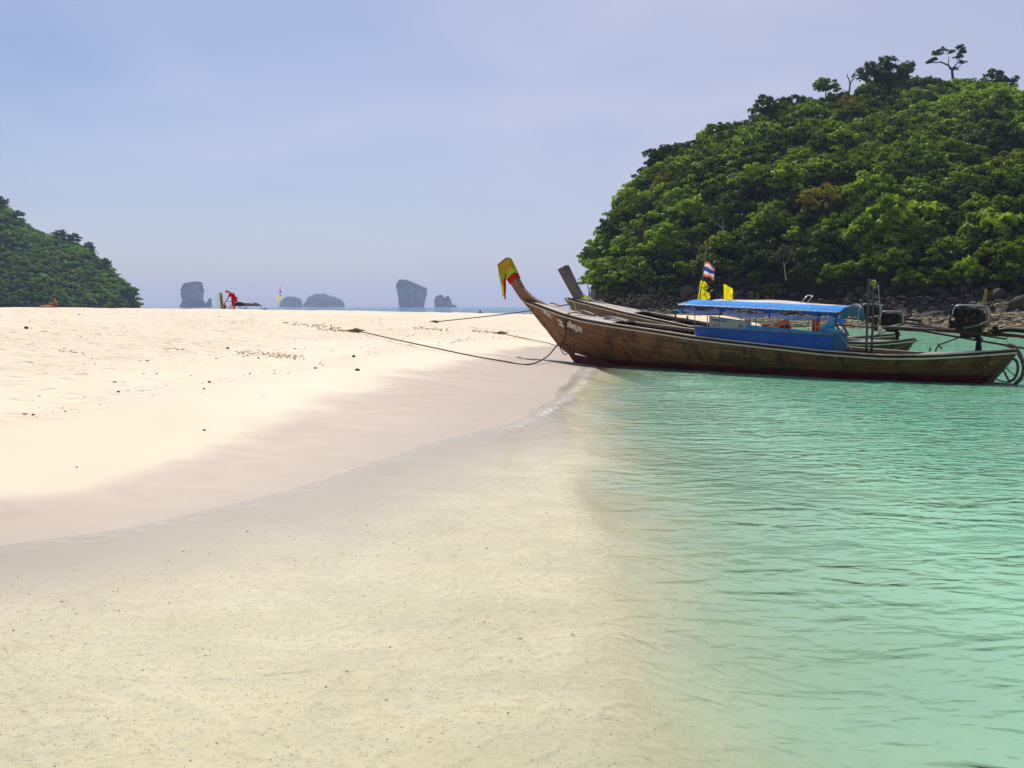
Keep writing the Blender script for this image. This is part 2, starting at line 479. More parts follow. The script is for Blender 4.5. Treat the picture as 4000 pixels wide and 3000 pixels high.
# ------------------------------------------------------------ water
def mat_water():
    m = Mat("sea_water"); p = m.pos(); dep = m.attr('depth')
    # ripples: crests run across the view, slightly oblique
    v1 = m.mapping(p, (0.85, 1.5, 1), (0, 0, 0.20))
    r1 = m.noise(1.9, v1, 1.6, 0.5, 0.9)
    v2 = m.mapping(p, (1.1, 1.8, 1), (0, 0, 0.05))
    r2 = m.noise(4.2, v2, 1.5, 0.5, 0.7)
    r3 = m.noise(9.0, m.mapping(p, (0.7, 1.5, 1), (0, 0, 0.1)), 2, 0.5, 0.3)
    amp = m.rng(dep, 0.08, 0.75, 0.15, 1.0)
    h = m.math('ADD', m.math('MULTIPLY', r1, 1.0), m.math('MULTIPLY', r2, 0.33))
    h = m.math('ADD', h, m.math('MULTIPLY', r3, 0.07))
    h = m.math('MULTIPLY', h, amp)
    nrm = m.bump(h, 0.076, 1.0)
    # body colour of the suspended fine sand, by depth
    near = m.mix(m.rng(dep, 0.10, 0.42, smooth=True), (0.64, 0.61, 0.42), (0.33, 0.57, 0.38))
    near = m.mix(m.rng(dep, 0.35, 1.3, smooth=True), near, (0.175, 0.465, 0.295))
    body = m.mix(m.rng(dep, 1.95, 5.0), near, (0.03, 0.16, 0.18))
    diff = m.n('BsdfDiffuse'); m.set(diff.inputs['Color'], body)
    tr = m.n('BsdfTransparent')
    m.set(tr.inputs['Color'], m.mix(m.rng(dep, 0.0, 1.2), (0.97, 0.985, 0.97), (0.72, 0.92, 0.80)))
    turb = m.rng(dep, 0.08, 0.70, 0.0, 0.95)
    turb = m.math('POWER', turb, 0.85)
    bm = m.n('MixShader'); m.l(turb, bm.inputs[0]); m.l(tr.outputs[0], bm.inputs[1]); m.l(diff.outputs[0], bm.inputs[2])
    gl = m.n('BsdfGlossy'); gl.inputs['Roughness'].default_value = 0.05; m.l(nrm, gl.inputs['Normal'])
    gl.inputs['Color'].default_value = (0.84, 0.90, 0.92, 1)
    fr = m.n('Fresnel'); fr.inputs['IOR'].default_value = 1.33; m.l(nrm, fr.inputs['Normal'])
    s1 = m.n('MixShader'); m.l(m.math('MULTIPLY', fr.outputs[0], m.rng(dep, 0.0, 0.60, 0.35, 1.0, True)), s1.inputs[0]); m.l(bm.outputs[0], s1.inputs[1]); m.l(gl.outputs[0], s1.inputs[2])
    # thin foam where the swash thins out, and broken foam on the small breaking lip
    foam_n = m.noise(9.0, m.mapping(p, (1, 1, 1)), 5, 0.7, 1.0)
    edge = m.rng(dep, 0.0, 0.018, 1.0, 0.0)
    f1 = m.math('MULTIPLY', m.rng(foam_n, 0.50, 0.62), m.math('MULTIPLY', edge, 0.30))
    f2 = m.math('MULTIPLY', m.rng(m.noise(16.0, m.mapping(p, (1, .6, 1)), 6, 0.75, 1.4), 0.49, 0.60), m.attr('lip'))
    ff = m.math('ADD', f1, f2, True)
    fd = m.n('BsdfDiffuse'); fd.inputs['Color'].default_value = (0.86, 0.86, 0.84, 1)
    s2 = m.n('MixShader'); m.l(ff, s2.inputs[0]); m.l(s1.outputs[0], s2.inputs[1]); m.l(fd.outputs[0], s2.inputs[2])
    return m.done(s2.outputs[0])

xs = graded(-6300, -8, 18, 6300, 0.11, 1.075)
ys = graded(-250, 2, 30, 6100, 0.085, 1.05)
X, Y = np.meshgrid(xs, ys)
D = shore(X, Y); G = ground(X, Y, D)
dep = np.maximum(-G, 0)
hgt = np.zeros_like(X)
r = np.random.default_rng(5)
att = np.clip(1 - (np.hypot(X, Y - 15) - 40) / 60, 0, 1)
for lam, a in ((2.6, .009), (1.9, .006), (3.4, .010), (4.6, .014)):
    th = PI / 2 + r.uniform(-0.45, 0.45); k = 2 * PI / lam; ph = r.uniform(0, 6.28)
    u = X * math.cos(th) + Y * math.sin(th); t = Y * math.cos(th) - X * math.sin(th)
    hgt += a * np.sin(k * u + ph + 0.9 * np.sin(t * 0.5 * k * 0.35 + ph) + 0.5 * np.sin(u * 0.23 + ph)) * (0.6 + 0.4 * np.sin(t * k * 0.2 + 2 * ph))
hgt *= 0.8 * att * np.clip(dep / 0.7, 0.02, 1.0)
# small breaking lip beside the steep edge of the bank
lipx = np.interp(Y, [12, 15.5, 17.25, 20.5, 25, 29, 33], [-1.1, -0.2, 0.35, 0.95, 1.6, 2.0, 2.5])
lip = np.exp(-((X - lipx - 0.12) / 0.13) ** 2) * np.clip((Y - 14.8) / 2, 0, 1) * np.clip((33 - Y) / 3, 0, 1) * (0.45 + 0.55 * np.sin(Y * 1.3) ** 2)
hgt += 0.035 * np.exp(-((X - lipx - 0.2) / 0.18) ** 2) * np.clip((Y - 14.5) / 2, 0, 1) * np.clip((33 - Y) / 3, 0, 1)
np_obj("sea_water", np.stack([X.ravel(), Y.ravel(), hgt.ravel()], 1), grid_faces(len(xs), len(ys)), mat_water(),
       attrs={'depth': dep.ravel(), 'lip': lip.ravel()}, smooth=True)["kind"] = "structure"

# ------------------------------------------------------------ haze
hz = MB(); hz.box((0, 2950, 50.0), (13000, 6700, 122.0))
hm = bpy.data.materials.new("haze_air"); hm.use_nodes = True
ht = hm.node_tree; ht.nodes.clear()
ho = ht.nodes.new('ShaderNodeOutputMaterial'); hv = ht.nodes.new('ShaderNodeVolumePrincipled')
hv.inputs['Color'].default_value = (0.52, 0.66, 1.0, 1)
hv.inputs['Density'].default_value = 0.00019
hv.inputs['Anisotropy'].default_value = 0.25
ht.links.new(hv.outputs[0], ho.inputs['Volume'])
tag(hz.build("haze", hm), kind="stuff")


# ------------------------------------------------------------ hills
RX = [(-400, 2282), ]
SIL_R = [(2296, 1197), (2304, 1100), (2312, 1000), (2351, 905), (2432, 815), (2500, 720), (2560, 660), (2749, 560), (2893, 505), (2984, 450),
         (3183, 400), (3300, 385), (3420, 305), (3544, 318), (3707, 322), (3815, 340), (4000, 385), (4300, 430), (4900, 600), (5600, 1000), (6200, 1197)]
def hill_right(x, y):
    yr = np.interp(x, [8, 11, 20, 30, 50, 80, 150, 260], [150, 153, 166, 176, 190, 200, 205, 200])
    px = 2000 + 4000 * x / yr
    zr = np.interp(px, [a for a, b in SIL_R], [(1197 - b) / 4000.0 for a, b in SIL_R]) * yr * 1.0
    zr = np.maximum(zr - np.interp(px, [2300, 2450, 3200, 3500], [2.0, 0.9, 0.9, 2.6]), 0)
    yb = np.interp(x, [8, 11, 20, 30, 40, 50, 60, 100, 200], [140, 139, 130, 120, 104, 94, 86, 68, 60])
    t = (y - yb) / (yr - yb)
    wq = np.clip((x - 32) / 30, 0, 1)
    f = np.where(t < 0, t * 0.6, np.sin(np.clip(t, 0, 1) * PI / 2) ** 0.82 * (1 - wq) + np.clip(t, 0, 1) * wq)
    back = np.clip((y - yr) / np.maximum(zr * 1.4, 2), 0, 3)
    f = np.where(y > yr, 1 - back, f)
    z = zr * f
    z = np.where(t < 0, 0.8 + 2.2 * np.exp(np.minimum(t, 0) * 9) * np.clip(zr / 6, 0, 1) - 0.35 + t * 4, z + 2.6 * np.clip(zr / 6, 0, 1) * np.exp(-np.clip(t, 0, 9) * 4))
    z = z + np.clip(zr / 10, 0, 1) * 1.1 * snoise(x, y, 21, 4, 0.16)
    return np.where(zr < 0.3, -1.0, np.maximum(z, -2.0))

SIL_L = [(-2200, 1197), (-1700, 900), (-1100, 560), (-600, 520), (-200, 640), (0, 760), (22, 775), (47, 800), (90, 820), (119, 855), (152, 885),
         (217, 918), (250, 925), (315, 950), (372, 975), (400, 1005), (434, 1030), (452, 1060), (499, 1100), (530, 1125), (541, 1197), (580, 1197)]
def hill_left(x, y):
    yr = 452.0 + 0 * x
    px = 2000 + 4000 * x / yr
    zr = np.interp(px, [a for a, b in SIL_L], [(1197 - b) / 4000.0 for a, b in SIL_L]) * yr
    yb = 398.0 + 18 * np.clip((x + 175) / 14, 0, 1)
    t = (y - yb) / (yr - yb)
    f = np.where(t < 0, t * 2.0, np.sin(np.clip(t, 0, 1) * PI / 2) ** 0.9)
    f = np.where(y > yr, 1 - np.clip((y - yr) / np.maximum(zr * 1.3, 2), 0, 3), f)
    z = zr * f + np.clip(zr / 14, 0, 1) * 1.8 * snoise(x, y, 31, 4, 0.07)
    return np.where(zr < 0.5, -2.5, np.maximum(z, -3.0))

def mat_hillground():
    m = Mat("hill_ground"); p = m.pos()
    a = m.noise(0.5, p, 6, 0.65)
    c = m.mix(m.rng(a, 0.35, 0.65), (0.012, 0.014, 0.007), (0.035, 0.03, 0.018))
    z = m.xyz(p)[2]
    rockc = m.mix(m.noise(1.5, p, 5, 0.7), (0.012, 0.010, 0.008), (0.045, 0.038, 0.028))
    c = m.mix(m.rng(z, 1.5, 5.5, 1.0, 0.0), c, rockc)
    return m.done(m.pbr(c, 0.95, 0.1, 0, m.bump(a, 0.5)))
HG = mat_hillground()
def hill_mesh(name, fn, x0, x1, y0, y1, st):
    xs = np.arange(x0, x1, st); ys = np.arange(y0, y1, st)
    X, Y = np.meshgrid(xs, ys); Z = fn(X, Y)
    o = np_obj(name, np.stack([X.ravel(), Y.ravel(), Z.ravel()], 1), grid_faces(len(xs), len(ys)), HG, smooth=True)
    o["kind"] = "structure"; return o
hill_mesh("hill", hill_right, 4, 250, 62, 300, 1.0)
hill_mesh("hill.001", hill_left, -480, -150, 380, 580, 2.5)

# ------------------------------------------------------------ foliage
def mat_leaf(name, ca, cb, cc, trans=0.35, gloss=0.0):
    m = Mat(name); t = m.attr('tint')
    oi = m.n('ObjectInfo').outputs['Random']
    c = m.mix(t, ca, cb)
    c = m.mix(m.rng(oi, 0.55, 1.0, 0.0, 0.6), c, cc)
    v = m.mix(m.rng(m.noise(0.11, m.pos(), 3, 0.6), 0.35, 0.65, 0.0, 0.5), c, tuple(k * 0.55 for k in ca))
    d = m.n('BsdfDiffuse'); m.set(d.inputs['Color'], v)
    tr = m.n('BsdfTranslucent'); m.set(tr.inputs['Color'], m.mix(1.0, v, (1.15, 1.25, 0.5), 'MULTIPLY'))
    s = m.n('MixShader'); s.inputs[0].default_value = trans
    m.l(d.outputs[0], s.inputs[1]); m.l(tr.outputs[0], s.inputs[2])
    g = m.n('BsdfGlossy'); g.inputs['Roughness'].default_value = 0.42
    s2 = m.n('MixShader'); s2.inputs[0].default_value = 0.012 + gloss * .5
    m.l(s.outputs[0], s2.inputs[1]); m.l(g.outputs[0], s2.inputs[2])
    return m.done(s2.outputs[0])
LEAF = {
 'dark': mat_leaf("leaf_dark_green", (0.026, 0.055, 0.002), (0.145, 0.195, 0.003), (0.055, 0.095, 0.004)),
 'mid': mat_leaf("leaf_mid_green", (0.060, 0.120, 0.002), (0.33, 0.40, 0.003), (0.19, 0.24, 0.005)),
 'bright': mat_leaf("leaf_bright_green", (0.12, 0.22, 0.003), (0.47, 0.60, 0.006), (0.25, 0.40, 0.006), 0.4, 0.02),
 'olive': mat_leaf("leaf_olive", (0.10, 0.10, 0.006), (0.26, 0.26, 0.012), (0.26, 0.20, 0.012)),
 'grey': mat_leaf("leaf_grey_twigs", (0.060, 0.068, 0.035), (0.15, 0.16, 0.085), (0.12, 0.11, 0.07), 0.2),
 'far': mat_leaf("leaf_far_hill", (0.07, 0.18, 0.006), (0.34, 0.56, 0.012), (0.18, 0.32, 0.01)),
}
BARK = simple("bark", (0.055, 0.045, 0.035), 0.9, var=0.4, scale=6)
BARK_PALE = simple("bark_pale", (0.33, 0.31, 0.27), 0.9, var=0.3, scale=6)

def crown_arrays(seed, n_clump, n_leaf, leaf, rx=1.0, rz=0.75, clump=0.36, spread=1.0, elong=1.7):
    """unit-radius crown centred on the origin, as leaf quads"""
    r = np.random.default_rng(seed)
    cc = []
    for i in range(n_clump):
        for _ in range(60):
            d = r.normal(size=3); d /= np.linalg.norm(d)
            if d[2] < -0.55: continue
            rad = r.uniform(0.45, 1.0) if i > 3 else r.uniform(0, 0.4)
            c = d * rad * np.array([rx, rx, rz]) * spread
            if all(np.linalg.norm(c - q) > clump * 0.62 for q in cc): break
        cc.append(c)
    cc = np.array(cc); cr = clump * r.uniform(0.65, 1.25, n_clump)
    k = r.integers(0, n_clump, n_leaf)
    d = r.normal(size=(n_leaf, 3)); d[:, 2] = np.where(d[:, 2] < -0.3, -d[:, 2] * 0.7, d[:, 2])
    d /= np.linalg.norm(d, axis=1)[:, None]
    pos = cc[k] + d * (cr[k] * r.uniform(0.55, 1.08, n_leaf) ** 0.7)[:, None] * np.array([1.0, 1.0, 0.8])
    nrm = d * 0.8 + r.normal(size=(n_leaf, 3)) * 0.45 + np.array([0, 0, 0.35])
    nrm /= np.linalg.norm(nrm, axis=1)[:, None]
    a = np.cross(nrm, r.normal(size=(n_leaf, 3))); a /= np.linalg.norm(a, axis=1)[:, None]
    b = np.cross(nrm, a)
    sz = (leaf * r.uniform(0.6, 1.35, n_leaf))[:, None]
    e = sz * elong * 0.5; w_ = sz * 0.5
    V = np.stack([pos - a * e, pos - b * w_, pos + a * e, pos + b * w_], 1).reshape(-1, 3)
    F = np.arange(n_leaf * 4).reshape(-1, 4)
    tint = np.clip(0.30 + 0.35 * d[:, 2] + r.normal(size=n_leaf) * 0.22 + 0.15 * (r.random(n_clump)[k] - 0.5) * 2, 0, 1)  # random leaf tone plus painted shading: clump tops lighter, undersides darker
    return V, F, np.repeat(tint, 4)

def trunk_arrays(seed, h, r0, crown_r, nl=4, lean=0.15):
    r = random.Random(seed); m = MB()
    top = Vector((r.uniform(-lean, lean) * h, r.uniform(-lean, lean) * h, h))
    mid = top * 0.5 + Vector((r.uniform(-.1, .1) * h, r.uniform(-.1, .1) * h, 0))
    m.tube([(0, 0, -0.8), (0, 0, 0), mid, top], [r0 * 1.4, r0 * 1.2, r0 * 0.8, r0 * 0.5], 7)
    for i in range(nl):
        a = 2 * PI * i / nl + r.uniform(-.5, .5); st = mid.lerp(top, r.uniform(0.2, 1.0))
        e = top + Vector((math.cos(a), math.sin(a), r.uniform(0.0, 0.7))) * crown_r * 0.75
        k = st.lerp(e, 0.5) + Vector((0, 0, -0.12 * crown_r))
        m.tube([st, k, e], [r0 * 0.5, r0 * 0.32, r0 * 0.12], 5)
    return m, top

KINDS = []
def refine(sp): return [(k, w_, int(nc * 2.3), int(nl * 1.35), ls * .84) for k, w_, nc, nl, ls in sp]
spec = [('dark', 'dark green', 22, 1700, .125), ('mid', 'mid green', 18, 1600, .125), ('bright', 'bright green', 16, 1400, .13), ('mid', 'leafy green', 26, 1900, .11),
        ('dark', 'dense deep green', 15, 1500, .13), ('olive', 'olive brown', 20, 1100, .11), ('mid', 'fresh green', 20, 1700, .12), ('grey', 'thin greyish', 18, 700, .10),
        ('bright', 'light green', 22, 1500, .12), ('dark', 'blackish green', 20, 1600, .125), ('bright', 'big-leaved light green', 20, 800, .20)]
for i, (k, word, nc, nl, ls) in enumerate(refine(spec)):
    V, F, t = crown_arrays(40 + i, nc, nl, ls, rz=[.8, .65, .9, .7, .75][i % 5], clump=[.24, .27, .22, .20, .28][i % 5], spread=1.08)
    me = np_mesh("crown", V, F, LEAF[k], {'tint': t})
    tm, top = trunk_arrays(60 + i, 0.95, 0.06, 1.0)
    tob = tm.build("trunk", BARK if i != 7 else BARK_PALE)
    tme = tob.data; bpy.data.objects.remove(tob)
    KINDS.append((k, word, me, tme, top, crown_arrays(140 + i, nc // 2, nl // 3, ls * 1.5, rz=.75, clump=.33)))

def project(x, y, z):
    th = math.atan(303 / 4000.0)
    wv = y * np.cos(th) - (z - EYE) * np.sin(th); v = (z - EYE) * np.cos(th) + y * np.sin(th)
    return 2000 + 4000 * x / wv, 1500 - 4000 * v / wv

def scatter(fn, x0, x1, ylo, yhi, step, seed, zmin):
    r = np.random.default_rng(seed); P = []
    for x in np.arange(x0, x1, step):
        for y in np.arange(ylo, yhi, step):
            px_, py_ = x + r.uniform(-.48, .48) * step, y + r.uniform(-.48, .48) * step
            P.append((px_, py_))
    P = np.array(P); z = fn(P[:, 0], P[:, 1])
    g = np.hypot((fn(P[:, 0] + .5, P[:, 1]) - z), (fn(P[:, 0], P[:, 1] + .5) - z)) * 2
    keep = z > zmin
    return P[keep], z[keep], g[keep]

def place_tree(k, x, y, z, rad, label, group, cat='tree', sx=1.0, rz=None, name='broadleaf_tree', tilt=None):
    kind, word, cme, tme, top, _ = KINDS[k]
    rt = empty(name, (x, y, z), rnd.uniform(0, 6.28) if rz is None else rz)
    rt.scale = (rad, rad, rad)
    if tilt: rt.rotation_euler = (tilt[0], tilt[1], rt.rotation_euler[2])
    tag(rt, label, cat, group)
    t = bpy.data.objects.new("trunk", tme); C.objects.link(t); t.parent = rt
    c = bpy.data.objects.new("crown", cme); C.objects.link(c); c.parent = rt; c.location = top
    c.scale = (sx, 1, rnd.uniform(0.85, 1.15)); c.rotation_euler = (0, 0, rnd.uniform(0, 6.28))
    return rt

# right hill: candidate trees on the slope facing the beach
P, z, g = scatter(hill_right, 9, 150, 84, 232, 2.25, 11, 3.2)
yb = np.interp(P[:, 0], [8, 11, 20, 30, 40, 50, 60, 100, 200], [140, 139, 130, 120, 104, 94, 86, 68, 60])
keep = (P[:, 1] > yb + 0.6)
P, z, g = P[keep], z[keep], g[keep]
px, py = project(P[:, 0], P[:, 1], z + 2)
r = np.random.default_rng(3)
rad = r.uniform(1.35, 2.7, len(P)) * (0.9 + 0.25 * (r.random(len(P)) > .8))
yr = np.interp(P[:, 0], [8, 11, 20, 30, 50, 80, 150, 260], [150, 153, 166, 176, 190, 200, 205, 200])
front = P[:, 1] < yr + 6
inframe = (px > 2200) & (px < 4080) & front
size = rad / P[:, 1] * (1 + 0.0 * rad)
order = np.argsort(-size * inframe)
single = set(order[:292].tolist())
side_of = lambda p_: "at its left end" if p_ < 2500 else ("behind the flags" if p_ < 2850 else ("behind the canopy" if p_ < 3300 else ("above the engines" if p_ < 3700 else "towards the right edge")))
zone_of = lambda zz: "low on the big hill" if zz < 10 else ("on the lower slope" if zz < 18 else ("halfway up the big hill" if zz < 27 else "near the hilltop"))
pk = np.array([.14, .18, .14, .16, .10, .025, .13, .02, .08, .025]); pk /= pk.sum()
patchn = snoise(P[:, 0], P[:, 1], 44, 2, 0.09)
kk = r.choice(10, len(P), p=pk)
for i in range(len(P)):          # colour patches across the wood
    if r.random() < 0.35:
        kk[i] = 4 if patchn[i] < -0.25 else (8 if patchn[i] > 0.35 else kk[i])
VV = []; FF = []; TT = []; MI = []; off = 0
matlist = [LEAF['dark'], LEAF['mid'], LEAF['bright'], LEAF['olive'], LEAF['grey']]
mname = {'dark': 0, 'mid': 1, 'bright': 2, 'olive': 3, 'grey': 4}
def add_stuff(k, x, y, z, rad, A):
    global off
    V, F, t = A
    a = rnd.uniform(0, 6.28); ca, sa = math.cos(a), math.sin(a)
    Q = np.stack([V[:, 0] * ca - V[:, 1] * sa, V[:, 0] * sa + V[:, 1] * ca, V[:, 2] * rnd.uniform(.8, 1.1)], 1) * rad + np.array([x, y, z])
    VV.append(Q); FF.append(F + off); TT.append(t); MI.append(np.full(len(F), mname.get(KINDS[k][0], 1))); off += len(V)
hidden_cut = front | (z > 25)
for i in range(len(P)):
    k = int(kk[i])
    if i in single:
        place_tree(k, P[i, 0], P[i, 1], z[i] - 0.2 * rad[i], rad[i],
                   "%s tree %s %s" % (KINDS[k][1], zone_of(z[i]), side_of(px[i])), "trees on the forested hill behind the boats")
    elif P[i, 1] < yr[i] + 14 and px[i] < 4400:
        add_stuff(k, P[i, 0], P[i, 1], z[i] + 1.0 * rad[i], rad[i] * 1.05, KINDS[k][5])
# undergrowth that closes the gaps between the trees
P2, z2, g2 = scatter(hill_right, 9, 110, 84, 205, 2.6, 13, 3.0)
yb2 = np.interp(P2[:, 0], [8, 11, 20, 30, 40, 50, 60, 100, 200], [140, 139, 130, 120, 104, 94, 86, 68, 60])
q = (P2[:, 1] > yb2 - 0.5) & (P2[:, 1] < np.interp(P2[:, 0], [8, 11, 20, 30, 50, 80, 150], [150, 153, 166, 176, 190, 200, 205]) + 3)
for (x, y), zz in zip(P2[q], z2[q]):
    k = int(r.choice([0, 1, 4, 6, 9, 5])); add_stuff(k, x, y, zz + 0.4, r.uniform(1.0, 1.7), KINDS[k][5])
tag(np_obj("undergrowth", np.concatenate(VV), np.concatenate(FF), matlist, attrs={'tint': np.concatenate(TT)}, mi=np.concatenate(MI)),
    kind="stuff")

# notable trees of the right hill -------------------------------------------------
def hz_at(px_, d): return (px_ - 2000) / 4000.0 * d
def tree_px(k, px_, d, topy, rad, label, sx=1.0, tilt=None, slope_fn=None):
    if slope_fn is not None:      # slide along the slope until the tree stands on the ground with its top at the wanted height
        best = min(np.arange(80, 230, .5), key=lambda q: abs(float(slope_fn(np.array([hz_at(px_, q)]), np.array([q]))[0]) + 1.7 * rad - (EYE + (1197 - topy) / 4000.0 * q)) + .004 * q)
        d = float(best)
    x = hz_at(px_, d); zt = EYE + (1197 - topy) / 4000.0 * d
    return place_tree(k, x, d, zt - 1.75 * rad, rad, label, None, sx=sx, tilt=tilt)
tree_px(4, 2584, 160, 592, 2.3, "dark wind-swept tree jutting out of the left slope of the big hill", 1.5)
tree_px(0, 2985, 176, 402, 2.6, "dark rounded tree standing proud on the skyline left of the summit", 1.3)
tree_px(1, 3205, 186, 322, 2.3, "tall round-topped tree on the skyline left of the bare dead tree")
tree_px(9, 3420, 192, 255, 3.4, "broad dark tree forming the highest hump of the hill", 1.3)
tree_px(0, 3860, 196, 303, 2.8, "dark flat-topped tree on the skyline at the right of the summit", 1.4)
tree_px(0, 2385, 150, 868, 1.6, "small dark tree sticking out sideways low on the left hill edge", 1.6)
tree_px(3, 2800, 168, 485, 2.0, "leafy tree on the skyline with small gaps in its crown", 1.4)
tree_px(10, 3500, 100, 775, 3.3, "large light green tree with big glossy leaves above the rocky shore", 1.2, slope_fn=hill_right)
tree_px(10, 3380, 98, 860, 2.3, "bright green leafy tree hanging over the boulders left of the big light tree", slope_fn=hill_right)
tree_px(10, 3850, 92, 830, 3.0, "light green tree over the rocks near the right edge of the view", 1.2, slope_fn=hill_right)
tree_px(5, 3200, 126, 735, 2.8, "tree turning brown and orange halfway up the hill", 1.2, slope_fn=hill_right)
tree_px(5, 3940, 94, 960, 1.9, "yellowing shrubby tree at the right edge above the boulders", 1.2, slope_fn=hill_right)
tree_px(7, 3800, 150, 520, 2.4, "half bare tree with pale twigs on the right of the hillside", 1.2, slope_fn=hill_right)
tree_px(2, 2300, 147, 1075, 1.2, "light green bush overhanging the left foot of the hill", 1.4)
tree_px(8, 2330, 145, 1010, 1.5, "pale green bush clinging to the left end of the hill", 1.2)
tree_px(3, 2312, 150, 960, 1.7, "leafy tree leaning out over the left foot of the hill", 1.3)

# the crooked open tree on the summit
def limb_tree(name, label, base, limbs, clumps, leafmat, bark=BARK, cat='tree', leafn=240):
    rt = empty(name, base); tag(rt, label, cat)
    m = MB()
    for pts, rs in limbs: m.tube(pts, rs, 6)
    m.build("trunk", bark, rt)
    if clumps:
        Vs = []; Fs = []; T = []; o = 0
        for j, (c, rr) in enumerate(clumps):
            V, F, t = crown_arrays(900 + j + len(limbs), 9, leafn, 0.24, clump=.42, rz=.6, spread=1.2)
            Vs.append(V * rr + np.array(c)); Fs.append(F + o); T.append(t); o += len(V)
        np_obj("crown", np.concatenate(Vs), np.concatenate(Fs), leafmat, attrs={'tint': np.concatenate(T)}, parent=rt)
    return rt
d = 194.0
def wp(px_, py_, dy=0.0): return Vector((hz_at(px_, d), d + dy, EYE + (1197 - py_) / 4000.0 * d))
b = wp(3690, 330)
def rel(px_, py_, dy=0.0): return tuple(wp(px_, py_, dy) - b)
limb_tree("crooked_tree", "crooked open tree with bare limbs and leaf tufts on the hilltop skyline", b,
    [([rel(3690, 335), rel(3684, 292), rel(3668, 276), rel(3645, 262, .5), rel(3625, 262, 1), rel(3602, 262)], [.26, .2, .16, .13, .1, .05]),
     ([rel(3684, 292), rel(3700, 268, -1), rel(3712, 240, -1)], [.14, .1, .05]),
     ([rel(3672, 280), rel(3676, 262, .7), rel(3680, 238, 1)], [.12, .08, .04]),
     ([rel(3684, 300), rel(3706, 285, -.6), rel(3716, 270, -1)], [.1, .07, .03])],
    [(rel(3620, 256), 0.8), (rel(3600, 264, .6), .8), (rel(3637, 226, 1), .95), (rel(3655, 218, .5), .7), (rel(3622, 240, -.5), .8), (rel(3690, 222, 1), .8),
     (rel(3706, 213, -.6), .85), (rel(3712, 234, -1), 1.0), (rel(3703, 250, -.3), .9), (rel(3714, 272, -1), .75), (rel(3694, 290, 0), .7)], LEAF['dark'])
b = wp(3292, 372)
limb_tree("dead_tree", "bare forked dead tree standing up from the skyline of the hill", b,
    [([rel(3293, 380), rel(3296, 345), rel(3292, 332), rel(3285, 318), rel(3283, 308)], [.17, .14, .1, .07, .03]),
     ([rel(3296, 345), rel(3304, 335, .4), rel(3316, 322, .5), rel(3326, 304, .6)], [.13, .1, .07, .03]),
     ([rel(3304, 335, .4), rel(3306, 322), rel(3303, 308)], [.06, .04, .02]), ([rel(3288, 325), rel(3283, 322), rel(3280, 313)], [.04, .03, .02])], None, None)
d = 150.0
b = wp(3800, 600)
limb_tree("bare_tree", "leafless pale branches tangled on the right of the hillside", b,
    [([rel(3800, 640), rel(3795, 590), rel(3775, 560, -1), rel(3740, 545, -1)], [.1, .08, .05, .02]), ([rel(3795, 590), rel(3815, 550, -1), rel(3850, 520, -1)], [.08, .05, .02]),
     ([rel(3775, 560, -1), rel(3770, 530, -1.5), rel(3750, 505, -2)], [.05, .04, .02]), ([rel(3815, 550, -1), rel(3812, 520, -1), rel(3825, 490, -2)], [.05, .03, .015]),
     ([rel(3790, 610, -1), rel(3760, 600, -2), rel(3720, 605, -2)], [.05, .03, .015]), ([rel(3800, 600, -1), rel(3840, 590, -2), rel(3870, 560, -2)], [.05, .03, .015])], None, None, bark=BARK_PALE)
d = 112.0
b = wp(3062, 1090)
limb_tree("young_tree", "slender young tree with a pale thin stem growing among the dark rocks", b,
    [([rel(3066, 1095), rel(3060, 1060), rel(3054, 1020)], [.07, .055, .03]), ([rel(3058, 1040), rel(3072, 1015), rel(3078, 1000)], [.03, .02, .01])],
    [(rel(3054, 990), .95), (rel(3030, 1000), .7), (rel(3072, 1005), .7), (rel(3048, 972), .6)], LEAF['grey'], bark=BARK_PALE, leafn=120)

# bare pale branches poking out of the foliage
bt = [o_ for o_ in C.objects if o_.name == 'bare_tree'][0]
for px_, dd, py_, s_, lab in ((2590, 160, 800, .8, "left shoulder of the big hill"), (2830, 158, 900, .9, "slope above the striped flag"), (3010, 150, 840, .7, "middle of the big hill"), (2700, 145, 1000, .7, "lower left slope above the canopy front"),
                              (3330, 150, 600, .8, "upper middle of the big hill"), (3600, 165, 480, .8, "upper right slope below the crooked tree"), (3900, 118, 940, .6, "lower right slope near the frame edge"), (3120, 130, 1010, .6, "slope above the middle of the canopy")):
    best = float(min(np.arange(90, 225, .5), key=lambda q: abs(float(hill_right(np.array([hz_at(px_, q)]), np.array([q]))[0]) + 2.6 - (EYE + (1197 - py_) / 4000.0 * q)) + .004 * q))
    o_ = bt.copy(); C.objects.link(o_); o_.location = (hz_at(px_, best), best - 1.2, EYE + (1197 - py_) / 4000.0 * best - 1.6); o_.scale = (s_,) * 3; o_.rotation_euler = (0, 0, px_ * .01); o_['label'] = "leafless pale branches on the " + lab
    for ch in bt.children:
        c_ = ch.copy(); C.objects.link(c_); c_.parent = o_
